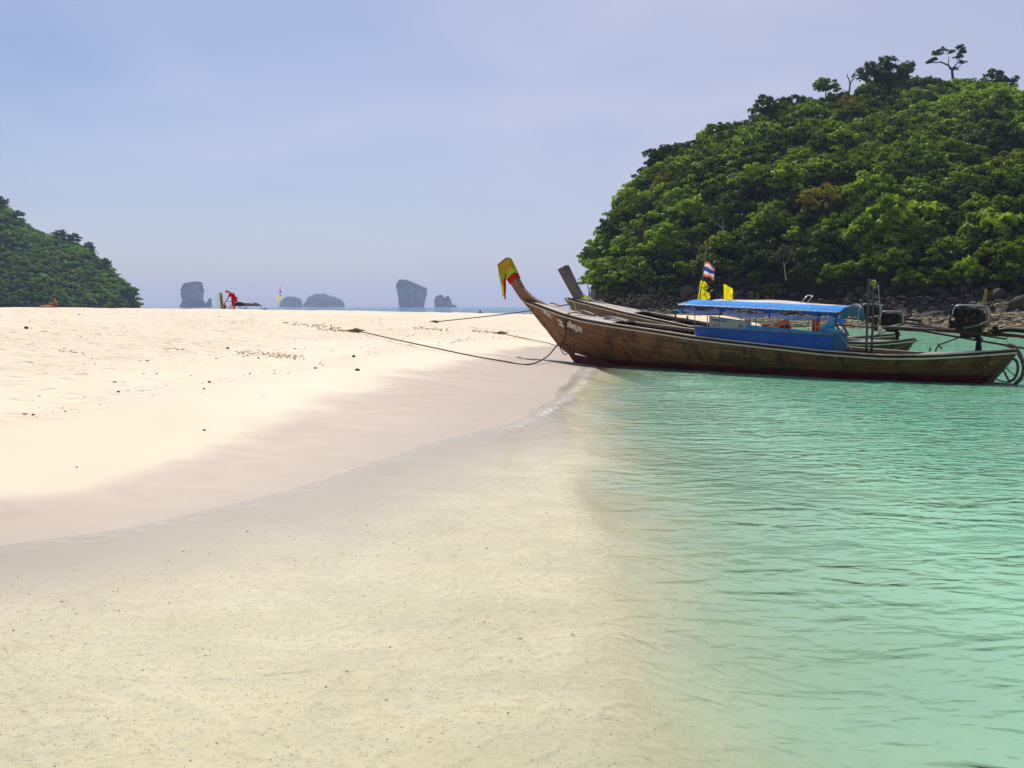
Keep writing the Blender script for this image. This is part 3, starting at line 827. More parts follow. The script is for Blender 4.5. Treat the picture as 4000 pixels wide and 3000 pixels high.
# left hill: a distant wood that reads as one mass, plus trees that stand out on its skyline
VV = []; FF = []; TT = []; MI = []; off = 0
Pl, zl, gl_ = scatter(hill_left, -300, -156, 396, 462, 2.1, 17, 0.8)
r = np.random.default_rng(8)
lowc = [crown_arrays(300 + i, 12, 130, 0.30, rz=.7, clump=.45) for i in range(6)]
for (x, y), zz in zip(Pl, zl):
    k = int(r.choice([0, 1, 2, 3, 4, 6, 8])); add_stuff(k, x, y, zz + .7, r.uniform(.9, 2.0) * (1.4 if r.random() > .9 else 1), lowc[int(r.integers(0, 6))])
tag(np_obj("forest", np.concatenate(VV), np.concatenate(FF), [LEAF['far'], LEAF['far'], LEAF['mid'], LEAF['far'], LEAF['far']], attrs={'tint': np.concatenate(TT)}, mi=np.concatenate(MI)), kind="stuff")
for k, px_, dd, ty, rd, lab in [(0, 25, 450, 745, 4.0, "tree with an open crown at the upper left edge, on the far left hill"),
                                (9, 86, 450, 770, 3.2, "gappy dark tree on the skyline high up on the left hill"),
                                (0, 245, 448, 882, 4.0, "dark tree on the small saddle of the left hill"), (4, 300, 446, 908, 4.4, "wide dark tree in the middle of the left hill skyline"),
                                (9, 358, 444, 940, 3.6, "ragged tree on the lower right skyline of the left hill"), (0, 425, 440, 1003, 3.0, "small tree at the right shoulder of the left hill"),
                                (4, 530, 436, 1105, 2.0, "small tree leaning over the right tip of the left hill")]:
    t_ = tree_px(k, px_, 449, ty, rd * .66, lab, 1.2)
    t_.location.z = float(hill_left(np.array([t_.location.x]), np.array([449.0]))[0]) + .2

# ------------------------------------------------------------ karst islands far out
def mat_karst():
    m = Mat("karst_limestone"); o = m.obj()
    a = m.noise(0.06, m.mapping(o, (1, 1, 0.35)), 7, 0.65); b_ = m.noise(0.03, o, 5, 0.6)
    rock = m.mix(m.rng(a, 0.3, 0.7), (0.06, 0.055, 0.05), (0.42, 0.38, 0.34))
    veg = m.mix(a, (0.015, 0.045, 0.012), (0.05, 0.09, 0.03))
    nz_ = m.xyz(m.n('NewGeometry').outputs['Normal'])[2]
    f = m.rng(m.math('ADD', m.math('MULTIPLY', nz_, 0.5), b_), 0.48, 0.66)
    return m.done(m.pbr(m.mix(f, rock, veg), 0.95, 0.1, 0, m.bump(a, 6.0)))
KARST = mat_karst()
def karst(rows, dist, label, depthf=0.8, seed=0, parts=None):
    """rows: (y_px, x_left, x_right) from top to waterline, lofted as a rough solid column"""
    k = dist / 4000.0
    cx = (rows[-1][1] + rows[-1][2]) / 2
    rt = np.array(rows, dtype=float)
    zz = EYE + (1197 - rt[:, 0]) * k; zz[-1] = -4
    nlev = 64; nseg = 96
    zs = np.linspace(zz[0], -4, nlev)
    order = np.argsort(zz)
    xl = np.interp(zs, zz[order], rt[order, 1]); xr = np.interp(zs, zz[order], rt[order, 2])
    wmax = (rt[:, 2] - rt[:, 1]).max() * k
    P = []
    for j, z_ in enumerate(zs):
        c = ((xl[j] + xr[j]) / 2 - cx) * k; hw = max((xr[j] - xl[j]) / 2 * k, 0.5)
        row = []
        for i in range(nseg):
            a = 2 * PI * i / nseg
            n_ = mnoise.fractal(Vector((math.cos(a) * 1.4 + seed * 7, math.sin(a) * 1.4, z_ / wmax * 2.2)), .8, 2.1, 8)
            n2 = mnoise.noise(Vector((math.cos(a) * 4 + seed, math.sin(a) * 4, z_ / wmax * 0.9)))
            n3 = mnoise.noise(Vector((math.cos(a) * 9 + seed, math.sin(a) * 9, z_ / wmax * 1.6)))
            f = 1 + 0.17 * n_ + 0.08 * n2 + 0.05 * n3
            row.append((c + hw * f * math.cos(a), hw * depthf * f * math.sin(a) + (wmax * 0.0), z_ + 0.03 * wmax * n_))
        P.append(row)
    m = MB(); m.grid(P, closed=True)
    m.add([P[0][i] for i in range(nseg)], [tuple(range(nseg))])
    o = m.build("karst_island", KARST, None, True, loc=((cx - 2000) * k, dist, 0))
    return tag(o, label, "island")
karst([(1101, 766, 776), (1104, 750, 790), (1108, 728, 794), (1116, 722, 794), (1135, 714, 797), (1150, 716, 796), (1170, 718, 797), (1185, 715, 806), (1197, 706, 815)], 2300,
      "tall square-topped rock stack in the sea, leftmost of the far islands", .8, 1)
karst([(1166, 822, 829), (1170, 818, 830), (1180, 814, 829), (1188, 806, 830), (1197, 795, 833)], 2290, "low horn-shaped rock joined to the foot of the leftmost stack", .7, 2)
karst([(1159, 1128, 1148), (1162, 1116, 1160), (1168, 1108, 1172), (1176, 1100, 1178), (1186, 1097, 1180), (1199, 1095, 1182)], 3300, "low bumpy island, smaller left one of the pair in the middle", .9, 3)
karst([(1150, 1245, 1262), (1154, 1232, 1275), (1160, 1215, 1285), (1165, 1208, 1305), (1172, 1206, 1325), (1184, 1200, 1338), (1199, 1186, 1344)], 3300,
      "broad low island with a gentle hump, right one of the middle pair", .8, 4)
karst([(1094, 1570, 1590), (1098, 1560, 1603), (1106, 1556, 1620), (1115, 1553, 1640), (1124, 1554, 1663), (1135, 1556, 1668), (1155, 1558, 1667), (1175, 1560, 1663), (1190, 1561, 1660), (1199, 1564, 1658)], 2500,
      "massive leaning rock stack rising from the sea, tallest island right of centre", .75, 5)
karst([(1153, 1719, 1726), (1158, 1705, 1732), (1166, 1700, 1736), (1180, 1698, 1742), (1199, 1696, 1748)], 2600, "left peak of the small jagged twin-peaked islet", .7, 6)
karst([(1157, 1745, 1752), (1163, 1738, 1758), (1175, 1734, 1763), (1199, 1728, 1770)], 2610, "right peak of the small jagged twin-peaked islet", .7, 7)
karst([(1190, 1772, 1778), (1194, 1766, 1783), (1199, 1762, 1788)], 2600, "tiny rock just right of the twin-peaked islet", .7, 8)

# ------------------------------------------------------------ rocks of the right shore
def mat_rock(name, a_, b_, moss):
    m = Mat(name); o = m.pos(); n = m.noise(1.6, o, 6, 0.65)
    oi = m.n('ObjectInfo').outputs['Random']
    c = m.mix(m.rng(n, 0.3, 0.7), a_, b_)
    c = m.mix(m.rng(oi, 0, 1, 0.0, 0.5), c, tuple(k * 0.55 for k in a_))
    c = m.mix(m.rng(m.noise(0.6, o, 4), 0.5, 0.65, 0, 0.5), c, moss)
    return m.done(m.pbr(c, 0.9, 0.2, 0, m.bump(m.noise(5, o, 5, .7), 0.06)))
ROCK = mat_rock("boulder_stone", (0.035, 0.030, 0.024), (0.12, 0.10, 0.08), (0.07, 0.06, 0.02))
PEB = mat_rock("shore_stones", (0.17, 0.135, 0.07), (0.46, 0.39, 0.25), (0.13, 0.12, 0.03))
def ico(sub):
    bm = bmesh.new(); bmesh.ops.create_icosphere(bm, subdivisions=sub, radius=1)
    v = np.array([x.co[:] for x in bm.verts]); f = np.array([[q.index for q in fc.verts] for fc in bm.faces]); bm.free(); return v, f
iv, if_ = ico(2)
RM = []
for i in range(7):
    v = iv.copy()
    for j in range(len(v)):
        p = Vector(v[j]); n = mnoise.fractal(p * 1.1 + Vector((i * 9, 0, 0)), 1, 2, 3); cl = mnoise.cell(p * 1.3 + Vector((i * 5, 1, 2)))
        v[j] *= 1 + 0.42 * n + 0.18 * (cl - .5)
    v *= np.array([1.15, 0.9, 0.68])
    RM.append(np_mesh("boulder", v, if_, ROCK, smooth=False))
r = np.random.default_rng(23)
cnt = 0
def shore_h(x, y): return max(gz(x, y), float(hill_right(np.array([x]), np.array([y]))[0]))
cand = []
for _ in range(2600):
    x = r.uniform(9.5, 68); yb_ = float(np.interp(x, [8, 11, 20, 30, 40, 50, 60, 100], [140, 139, 130, 120, 104, 94, 86, 68]))
    y = yb_ + r.uniform(-9, 2.5) ; s = r.uniform(0.3, 0.75) * (1.9 if r.random() > .88 else 1)
    if x / y > 0.53: continue
    cand.append((x, y, s))
keepc = []
for x, y, s in cand:
    if all((x - a) ** 2 + (y - b_) ** 2 > (0.62 * (s + c_)) ** 2 for a, b_, c_ in keepc): keepc.append((x, y, s))
keepc.sort(key=lambda q: -q[2] / q[1])
for i, (x, y, s) in enumerate(keepc[:270]):
    o = bpy.data.objects.new("boulder", RM[i % 7]); C.objects.link(o)
    o.location = (x, y, shore_h(x, y) + 0.15 * s); o.scale = (s, s * r.uniform(.8, 1.2), s * r.uniform(.8, 1.3))
    o.rotation_euler = (r.uniform(-.4, .4), r.uniform(-.4, .4), r.uniform(0, 6.28))
    tag(o, (("big dark boulder" if s > .8 else ("mid-sized dark boulder" if s > .5 else "small dark boulder")) + " at the foot of the hill " + side_of(2000 + 4000 * x / y)), "boulder", "boulders along the foot of the hill")
v0, f0 = ico(1)
v0 = v0 * 1.0
iv1 = v0; nf = len(f0)
Vp = []; Fp = []; n_ = 0
XX = r.uniform(8, 62, 60000); YY = r.uniform(60, 140, 60000)
DD = seg_dist(XX, YY, LAND)
yb_ = np.interp(XX, [8, 11, 20, 30, 40, 50, 60, 100], [140, 139, 130, 120, 104, 94, 86, 68])
ok = (DD > -1.2) & (YY > 76 - 0 * XX) & (YY < yb_ + 1) & (XX / YY < .54)
inner = yb_ - YY
ok &= (XX > 24) | (inner < 9 + 5 * np.sin(XX * .7))
ok &= (XX > 30) | (DD > 3) | (YY > 95)
gg = ground(XX, YY); hh = np.maximum(gg, hill_right(XX, YY))
idx = np.where(ok)[0][:9000]
oct_v = np.array([(1, 0, 0), (0, 1, 0), (-1, 0, 0), (0, -1, 0), (.5, .5, .75), (-.5, .4, .8), (-.4, -.6, .7), (.5, -.4, .8), (0, 0, -.8)], dtype=float)
oct_f = np.array([(0, 1, 4), (1, 5, 4), (1, 2, 5), (2, 6, 5), (2, 3, 6), (3, 7, 6), (3, 0, 7), (0, 4, 7), (4, 5, 6), (4, 6, 7), (0, 8, 1), (1, 8, 2), (2, 8, 3), (3, 8, 0)])
for i in idx:
    s = r.uniform(0.10, 0.30) * (1.7 if r.random() > .93 else 1); a = r.uniform(0, 6.28); ca, sa = math.cos(a), math.sin(a)
    q = oct_v * (1 + r.uniform(-.25, .25, oct_v.shape)) * np.array([s * 1.2, s * .8, s * .5])
    tl = r.uniform(-.5, .5); q = np.stack([q[:, 0], q[:, 1] * math.cos(tl) - q[:, 2] * math.sin(tl), q[:, 1] * math.sin(tl) + q[:, 2] * math.cos(tl)], 1)
    q = np.stack([q[:, 0] * ca - q[:, 1] * sa, q[:, 0] * sa + q[:, 1] * ca, q[:, 2]], 1) + np.array([XX[i], YY[i], max(hh[i], -.05) + s * .15])
    Vp.append(q); Fp.append(oct_f + n_); n_ += len(oct_v)
tag(np_obj("shore_stones", np.concatenate(Vp), np.concatenate(Fp), PEB), kind="stuff")
# a low dark reef beside the bow, far shore
for j, (x, y, s) in enumerate([(1.2, 112, .55), (2.2, 113, .45), (3.1, 113, .6), (4.1, 114, .5), (5.2, 115, .7), (6.4, 117, .6), (7.2, 119, .8)]):
    o = bpy.data.objects.new("reef_rock", RM[(j + 2) % 7]); C.objects.link(o); o.location = (x, y, max(gz(x, y), .0) + .25 + 0.4 * (j > 3)); o.scale = (s * 1.6, s, s * .6)
    o.rotation_euler = (0, 0, j * 1.3); tag(o, "low black rock at the far waterline behind the prow", "rock", "black rocks at the far waterline")


# ------------------------------------------------------------ boat materials
def mat_hull(name, base_a, base_b, paint_z=0.22, paint=(0.20, 0.016, 0.012), slope=0.0):
    """weathered varnished planks; red bottom paint below a painted line (boat's own height)"""
    m = Mat(name); o = m.obj(); s = m.xyz(o)
    grain = m.noise(3.0, m.mapping(o, (0.35, 3, 9)), 8, 0.65, 0.3)
    streak = m.noise(1.5, m.mapping(o, (1.0, 1, 0.38)), 7, 0.68, 0.9)
    patch = m.noise(1.1, m.mapping(o, (0.7, 1, 1.5)), 5, 0.65, 0.4)
    c = m.mix(m.rng(grain, 0.32, 0.68), base_a, base_b)
    c = m.mix(m.rng(patch, 0.42, 0.68, 0, 0.75), c, (0.30, 0.115, 0.028))
    c = m.mix(m.rng(s[0], 11.5 * EYE / 1.5, 6.5 * EYE / 1.5, 0, 0.42, True), c, (0.105, 0.062, 0.020))
    c = m.mix(m.rng(streak, 0.48, 0.62, 0, 0.82), c, (0.022, 0.016, 0.012))
    c = m.mix(m.rng(m.noise(5.0, m.mapping(o, (0.8, 1, 2.5)), 5, .7), 0.56, 0.70, 0, 0.6), c, (0.34, 0.27, 0.14))
    # slimy olive band above the paint
    zz = m.math('ADD', s[2], m.math('MULTIPLY', s[0], slope))
    zn = m.math('ADD', zz, m.math('MULTIPLY', m.math('SUBTRACT', m.noise(2.2, m.mapping(o, (1, 1, .4)), 5, .7), 0.5), 0.16))
    c = m.mix(m.rng(zn, paint_z + 0.25, paint_z + 0.02, 0, 0.5, True), c, (0.13, 0.105, 0.03))
    pc = m.mix(m.rng(m.noise(2.5, m.mapping(o, (1, 1, .5)), 6, .7), 0.38, 0.62), paint, (0.055, 0.012, 0.010))
    pf = m.rng(zn, paint_z + 0.012, paint_z - 0.012)
    c = m.mix(pf, c, pc)
    return m.done(m.pbr(c, 0.52, 0.4, 0, m.bump(grain, 0.008)))
WOOD_HULL = mat_hull("hull_planks", (0.120, 0.042, 0.013), (0.290, 0.118, 0.032), 0.20)
WOOD_DARK = simple("dark_wood_and_gap_shade", (0.022, 0.016, 0.012), 0.7)
def mat_grey(name, a, b_):
    m = Mat(name); o = m.obj(); g = m.noise(3.0, m.mapping(o, (0.4, 4, 6)), 8, 0.7, 0.2)
    c = m.mix(m.rng(g, 0.3, 0.7), a, b_)
    c = m.mix(m.rng(m.noise(1.5, o, 5, .6), .5, .7, 0, .5), c, tuple(k * .45 for k in a))
    return m.done(m.pbr(c, 0.6, 0.35, 0, m.bump(g, 0.006)))
WOOD_DECK = mat_grey("weathered_deck_wood", (0.22, 0.185, 0.165), (0.40, 0.35, 0.325))
WOOD_RAIL = mat_grey("pale_rail_wood", (0.46, 0.36, 0.23), (0.74, 0.62, 0.45))
WOOD_RAILD = mat_grey("dark_rail_wood", (0.10, 0.07, 0.05), (0.20, 0.15, 0.115))
WOOD_STEM = mat_grey("stem_wood", (0.15, 0.062, 0.030), (0.27, 0.13, 0.068))
WOOD_STEM2 = mat_grey("grey_brown_stem_wood", (0.085, 0.065, 0.058), (0.15, 0.12, 0.105))
RED_KEEL = simple("red_bottom_paint", (0.135, 0.017, 0.012), 0.6, var=0.5, scale=4, bump=0.004)
BLACKM = simple("oily_black_metal", (0.006, 0.0055, 0.005), 0.5, 0.0, 0.25, 0.5, 12, 0.003)
RUST = simple("rusty_iron", (0.075, 0.035, 0.022), 0.8, 0.2, 0.3, 0.5, 14, 0.003)
STEELP = simple("grey_painted_pipe", (0.06, 0.062, 0.065), 0.4, 0.6, 0.5, 0.25, 20)
CHROME = simple("bare_steel_pipe", (0.34, 0.35, 0.34), 0.35, 0.7, 0.5, 0.2, 20)
YPIPE = simple("yellow_rusty_pipe", (0.40, 0.19, 0.03), 0.7, 0.1, 0.3, 0.5, 10)
FRAMEM = simple("galvanised_frame", (0.26, 0.27, 0.26), 0.5, 0.5, 0.4, 0.35, 15)
def mat_canvas(name, a, b_, rough=0.6, trans=0.0, fold=0.01):
    m = Mat(name); o = m.obj(); n = m.noise(1.2, o, 4, .6)
    c = m.mix(m.rng(n, .3, .7), a, b_)
    p = m.pbr(c, rough, 0.15, 0, m.bump(m.noise(6, m.mapping(o, (1, 1, 2.5)), 4, .5, .6), fold))
    if trans:
        t = m.n('BsdfTranslucent'); m.set(t.inputs['Color'], c); s = m.n('MixShader'); s.inputs[0].default_value = trans
        m.l(p, s.inputs[1]); m.l(t.outputs[0], s.inputs[2]); p = s.outputs[0]
    return m.done(p)
CANVAS_SKY = mat_canvas("sky_blue_canvas", (0.022, 0.20, 0.60), (0.045, 0.29, 0.70), .85, 0, .03)
CANVAS_BLUE = mat_canvas("royal_blue_canvas", (0.018, 0.075, 0.36), (0.045, 0.13, 0.50), 0.55, 0.12, .04)
CANVAS_ROLL = mat_canvas("faded_blue_tarpaulin", (0.14, 0.20, 0.58), (0.34, 0.40, 0.78), 0.4, 0.1, 0.05)
CANVAS_WHITE = mat_canvas("off_white_canvas", (0.62, 0.58, 0.54), (0.72, 0.68, 0.64), 0.7, 0.2)
CANVAS_GREY = mat_canvas("grey_vinyl_banner", (0.34, 0.35, 0.40), (0.42, 0.43, 0.47), 0.5, 0.1)
CANVAS_TEAL = mat_canvas("dark_teal_canvas", (0.02, 0.09, 0.16), (0.03, 0.12, 0.20))
PAINT_W = simple("white_lettering_paint", (0.72, 0.69, 0.58), 0.6, var=0.15)
PAINT_N = simple("navy_print", (0.02, 0.03, 0.16), 0.5)
PAINT_R = simple("red_print", (0.45, 0.02, 0.02), 0.5)
def cloth(name, c, t=0.45): return mat_canvas(name, tuple(k * .9 for k in c), tuple(min(1, k * 1.1) for k in c), 0.8, t, 0.02)
C_YEL = cloth("golden_yellow_cloth", (0.75, 0.50, 0.02)); C_LIME = cloth("lime_yellow_cloth", (0.60, 0.82, 0.08)); C_RED = cloth("red_cloth", (0.72, 0.015, 0.012))
C_FY = cloth("yellow_flag_cloth", (0.85, 0.72, 0.01), .5); C_FW = cloth("white_flag_cloth", (0.75, 0.70, 0.62)); C_FB = cloth("blue_flag_cloth", (0.06, 0.06, 0.30)); C_FR = cloth("faded_red_flag_cloth", (0.75, 0.16, 0.09))
C_OR = cloth("orange_cloth", (0.85, 0.09, 0.01), .1); C_SKY = cloth("light_blue_shirt_cloth", (0.10, 0.42, 0.68), .05); C_PINK = cloth("pink_cloth", (0.80, 0.06, 0.14), .1)
ROPE_Y = simple("yellow_brown_rope", (0.20, 0.15, 0.04), 0.9, scale=60); ROPE_D = simple("dark_rope", (0.035, 0.032, 0.024), 0.9, scale=60); ROPE_B = simple("brown_rope", (0.17, 0.09, 0.045), 0.9, scale=60)
ROPE_W = simple("whitish_rope", (0.42, 0.38, 0.28), 0.9, scale=60)
SKIN = simple("sun_tanned_skin", (0.36, 0.16, 0.09), 0.6, var=.1); HAIR = simple("black_hair", (0.012, 0.010, 0.009), 0.6)

K = EYE / 1.5     # boat tables are in units of eye height / 1.5

class Hull:
    def __init__(s, kz=None, g=None, b=None, length=1.0):
        s.L = length
        s.g = g or ([-.05, .54, 1.35, 2.23, 3.57, 4.11, 5.7, 6.76, 7.93, 9.15, 10.29, 11.04, 11.82, 12.45, 12.9], [.665, .60, .53, .50, .555, .60, .715, .80, .925, 1.04, 1.165, 1.295, 1.475, 1.63, 1.76])
        s.b = b or ([-.05, .3, .9, 2, 4, 6, 8, 9.5, 11, 12, 12.6, 12.9], [.10, .42, .70, .90, .98, .95, .82, .64, .40, .22, .11, .06])
        s.k = kz or ([-.05, .1, .42, .8, 1.6, 4, 8, 9.3, 10.2, 11, 11.38, 11.99, 12.45, 12.9], [.60, .45, .02, -.16, -.28, -.36, -.24, -.06, .10, .27, .36, .93, 1.36, 1.74])
    def sec(s, x, t, off=0.0, side=1):
        X = x / s.L
        g = float(np.interp(X, *s.g)); b = float(np.interp(X, *s.b)); k = float(np.interp(X, *s.k))
        v = float(np.interp(X, [0, 1.5, 3, 8, 10, 11.5, 13], [.75, .5, .2, .3, .6, .95, 1.0]))
        def pt(t):
            a = t * PI / 2
            return b * ((1 - v) * math.sin(a) + v * t), k + (g - k) * ((1 - v) * (1 - math.cos(a)) + v * t ** 1.05)
        y, z = pt(t)
        if off:
            y1, z1 = pt(min(t + .02, 1.0)); y0, z0 = pt(max(t - .02, 0))
            dy, dz = y1 - y0, z1 - z0; l = math.hypot(dy, dz) or 1
            y += dz / l * off; z -= dy / l * off
        return (x, side * y, z)
    def G(s, x): return float(np.interp(x / s.L, *s.g))
    def B(s, x): return float(np.interp(x / s.L, *s.b))
    def t_of_z(s, x, z):
        lo, hi = 0.0, 1.0
        for _ in range(24):
            mid = (lo + hi) / 2
            if s.sec(x, mid)[2] < z: lo = mid
            else: hi = mid
        return lo

def build_hull(rt, H, mats, rr, nplank=8, deckrange=((9.3, 12.35), (0.1, 1.7)), seed=1, detail=True):
    """planks, rails, stem strip, keel and decks of a long wooden boat; all lengths in table units"""
    hullm, railm, raild, deckm = mats
    bk = MB()
    xs = np.linspace(0.0, 12.85, 60) * H.L
    for sd_ in (1, -1):
        P = [[H.sec(x, t, -0.03, sd_) for t in np.linspace(0, 0.985, 9)] for x in xs]
        bk.grid(P)
    bk.build("hull_lining", WOOD_DARK, rt, True, K)
    tb = np.linspace(0.06, 1.0, nplank + 1)
    for sd_ in (1, -1):
        for j in range(nplank):
            cuts = [0.0] + sorted([rr.uniform(3.2, 5.2) + 0.8 * (j % 2), rr.uniform(7.2, 9.4)]) + [12.86]
            for a, b_ in zip(cuts, cuts[1:]):
                a2, b2 = a * H.L + 0.003, b_ * H.L - 0.003
                pr = rr.uniform(0.0, 0.007)
                n = max(5, int((b_ - a) / 0.42))
                t0, t1 = tb[j] + 0.0035, tb[j + 1] - 0.0035
                o = []; i_ = []
                for x in np.linspace(a2, b2, n):
                    o.append([H.sec(x, t0, pr, sd_), H.sec(x, (t0 + t1) / 2, pr + .002, sd_), H.sec(x, t1, pr, sd_)])
                    i_.append([H.sec(x, t0, pr - .022, sd_), H.sec(x, t1, pr - .022, sd_)])
                m = MB(); m.grid(o)
                m.grid([[q[2], p[1]] for q, p in zip(o, i_)]); m.grid([[p[0], q[0]] for q, p in zip(o, i_)])
                m.add([o[0][0], o[0][2], i_[0][1], i_[0][0]], [(0, 1, 2, 3)]); m.add([o[-1][0], o[-1][2], i_[-1][1], i_[-1][0]], [(3, 2, 1, 0)])
                m.build("hull_plank", hullm, rt, False, K)
    def rail(x0, x1, yo, zo, wd, ht, name, mat, n=44, sd_=1):
        P = []
        for x in np.linspace(x0, x1, n) * H.L:
            y = sd_ * (H.B(x) + yo); z = H.G(x) + zo
            P.append([(x, y - wd / 2, z - ht / 2), (x, y + wd / 2, z - ht / 2), (x, y + wd / 2, z + ht / 2), (x, y - wd / 2, z + ht / 2)])
        m = MB(); m.grid(P, closed=True); m.add(P[0], [(0, 1, 2, 3)]); m.add(P[-1], [(3, 2, 1, 0)])
        return m.build(name, mat, rt, False, K)
    for sd_ in (1, -1):
        rail(-.06, 12.7, 0.034, -0.052, 0.044, 0.030, "rub_rail", railm, sd_=sd_)
        rail(-.02, 12.2, -0.045, 0.026, 0.090, 0.022, "gunwale_cap", railm, sd_=sd_)
        rail(0.0, 12.6, 0.004, -0.010, 0.034, 0.044, "gap_shade_strip", WOOD_DARK, sd_=sd_)  # dark strip standing in for the shaded gap between the rails
        rail(1.0, 11.2, -0.125, -0.02, 0.03, 0.045, "inner_rail", raild, sd_=sd_)
    # decks: lengthwise boards
    for (d0, d1), lift in zip(deckrange, (0.035, 0.0)):
        nb = 5
        for q in range(nb):
            u0, u1 = -1 + 2 * q / nb + .012, -1 + 2 * (q + 1) / nb - .012
            cut = rr.uniform(.4, .6)
            for e0, e1 in ((0, cut), (cut, 1)):
                P = []
                for x in np.linspace(d0 + (d1 - d0) * e0 + .01, d0 + (d1 - d0) * e1 - .01, 9) * H.L:
                    B_ = max(H.B(x) - .1, 0.02); P.append([(x, B_ * u, H.G(x) + lift + 0.05 * (1 - u * u) * min(1, B_ / .5) + .0) for u in (u0, u1)])
                m = MB(); m.slab(P, (0, 0, -.022)); m.build("deck_board", deckm, rt, False, K)
    # floor and benches
    P = [[(x, -(H.B(x) - .22), H.G(x) - .34), (x, H.B(x) - .22, H.G(x) - .34)] for x in np.linspace(1.7, 9.3, 16) * H.L]
    m = MB(); m.slab(P, (0, 0, -.02)); m.build("floor_boards", deckm, rt, False, K)
    for x in (2.0, 3.3, 4.4, 5.5, 6.6, 7.5, 8.4):
        x *= H.L; m = MB(); m.box((x, 0, H.G(x) - .10), (.2, 2 * H.B(x) - .12, .03)); m.build("bench", deckm, rt, False, K)
    for x in np.arange(2.4, 9.0, 1.1) * H.L:
        m = MB(); pts = [H.sec(x, t, -.035, 1) for t in np.linspace(1, .3, 5)] + [H.sec(x, t, -.035, -1) for t in np.linspace(.3, 1, 5)]
        m.tube([(p[0], p[1], max(p[2], H.G(x) - .33)) for p in pts], .02, 4); m.build("rib", raild, rt, False, K)

def profile_post(front, back, hw, name, mat, rt, hw_top=None):
    """post whose side view is the strip between two edge curves; half width hw in y"""
    m = MB(); P = []
    n = len(front)
    for i, (f, b_) in enumerate(zip(front, back)):
        h = hw + ((hw_top if hw_top else hw) - hw) * i / (n - 1)
        ch = .018
        d = Vector((b_[0] - f[0], 0, b_[1] - f[1])); d.normalize()
        P.append([(f[0], -h + ch, f[1]), (f[0], h - ch, f[1]), (f[0] + d.x * ch, h, f[1] + d.z * ch), (b_[0] - d.x * ch, h, b_[1] - d.z * ch),
                  (b_[0], h - ch, b_[1]), (b_[0], -h + ch, b_[1]), (b_[0] - d.x * ch, -h, b_[1] - d.z * ch), (f[0] + d.x * ch, -h, f[1] + d.z * ch)])
    m.grid(P, closed=True); m.add(P[0], [tuple(range(7, -1, -1))]); m.add(P[-1], [tuple(range(8))])
    return m.build(name, mat, rt, False, K)

def resample(c, n):
    c = [Vector((a, 0, b_)) for a, b_ in c]; L = [0]
    for a, b_ in zip(c, c[1:]): L.append(L[-1] + (b_ - a).length)
    o = []
    for d in np.linspace(0, L[-1], n):
        i = min(max(np.searchsorted(L, d) - 1, 0), len(c) - 2); t = (d - L[i]) / max(L[i + 1] - L[i], 1e-9); p = c[i].lerp(c[i + 1], t); o.append((p.x, p.z))
    return o

def smooth_pts(pts, n=6):
    """Catmull-Rom through points"""
    p = [Vector(q) for q in pts]; p = [p[0] * 2 - p[1]] + p + [p[-1] * 2 - p[-2]]; o = []
    for i in range(1, len(p) - 2):
        for k in range(n):
            t = k / n; a, b_, c, d_ = p[i - 1], p[i], p[i + 1], p[i + 2]
            o.append(0.5 * ((2 * b_) + (c - a) * t + (2 * a - 5 * b_ + 4 * c - d_) * t * t + (3 * b_ - a - 3 * c + d_) * t ** 3))
    o.append(p[-2]); return o

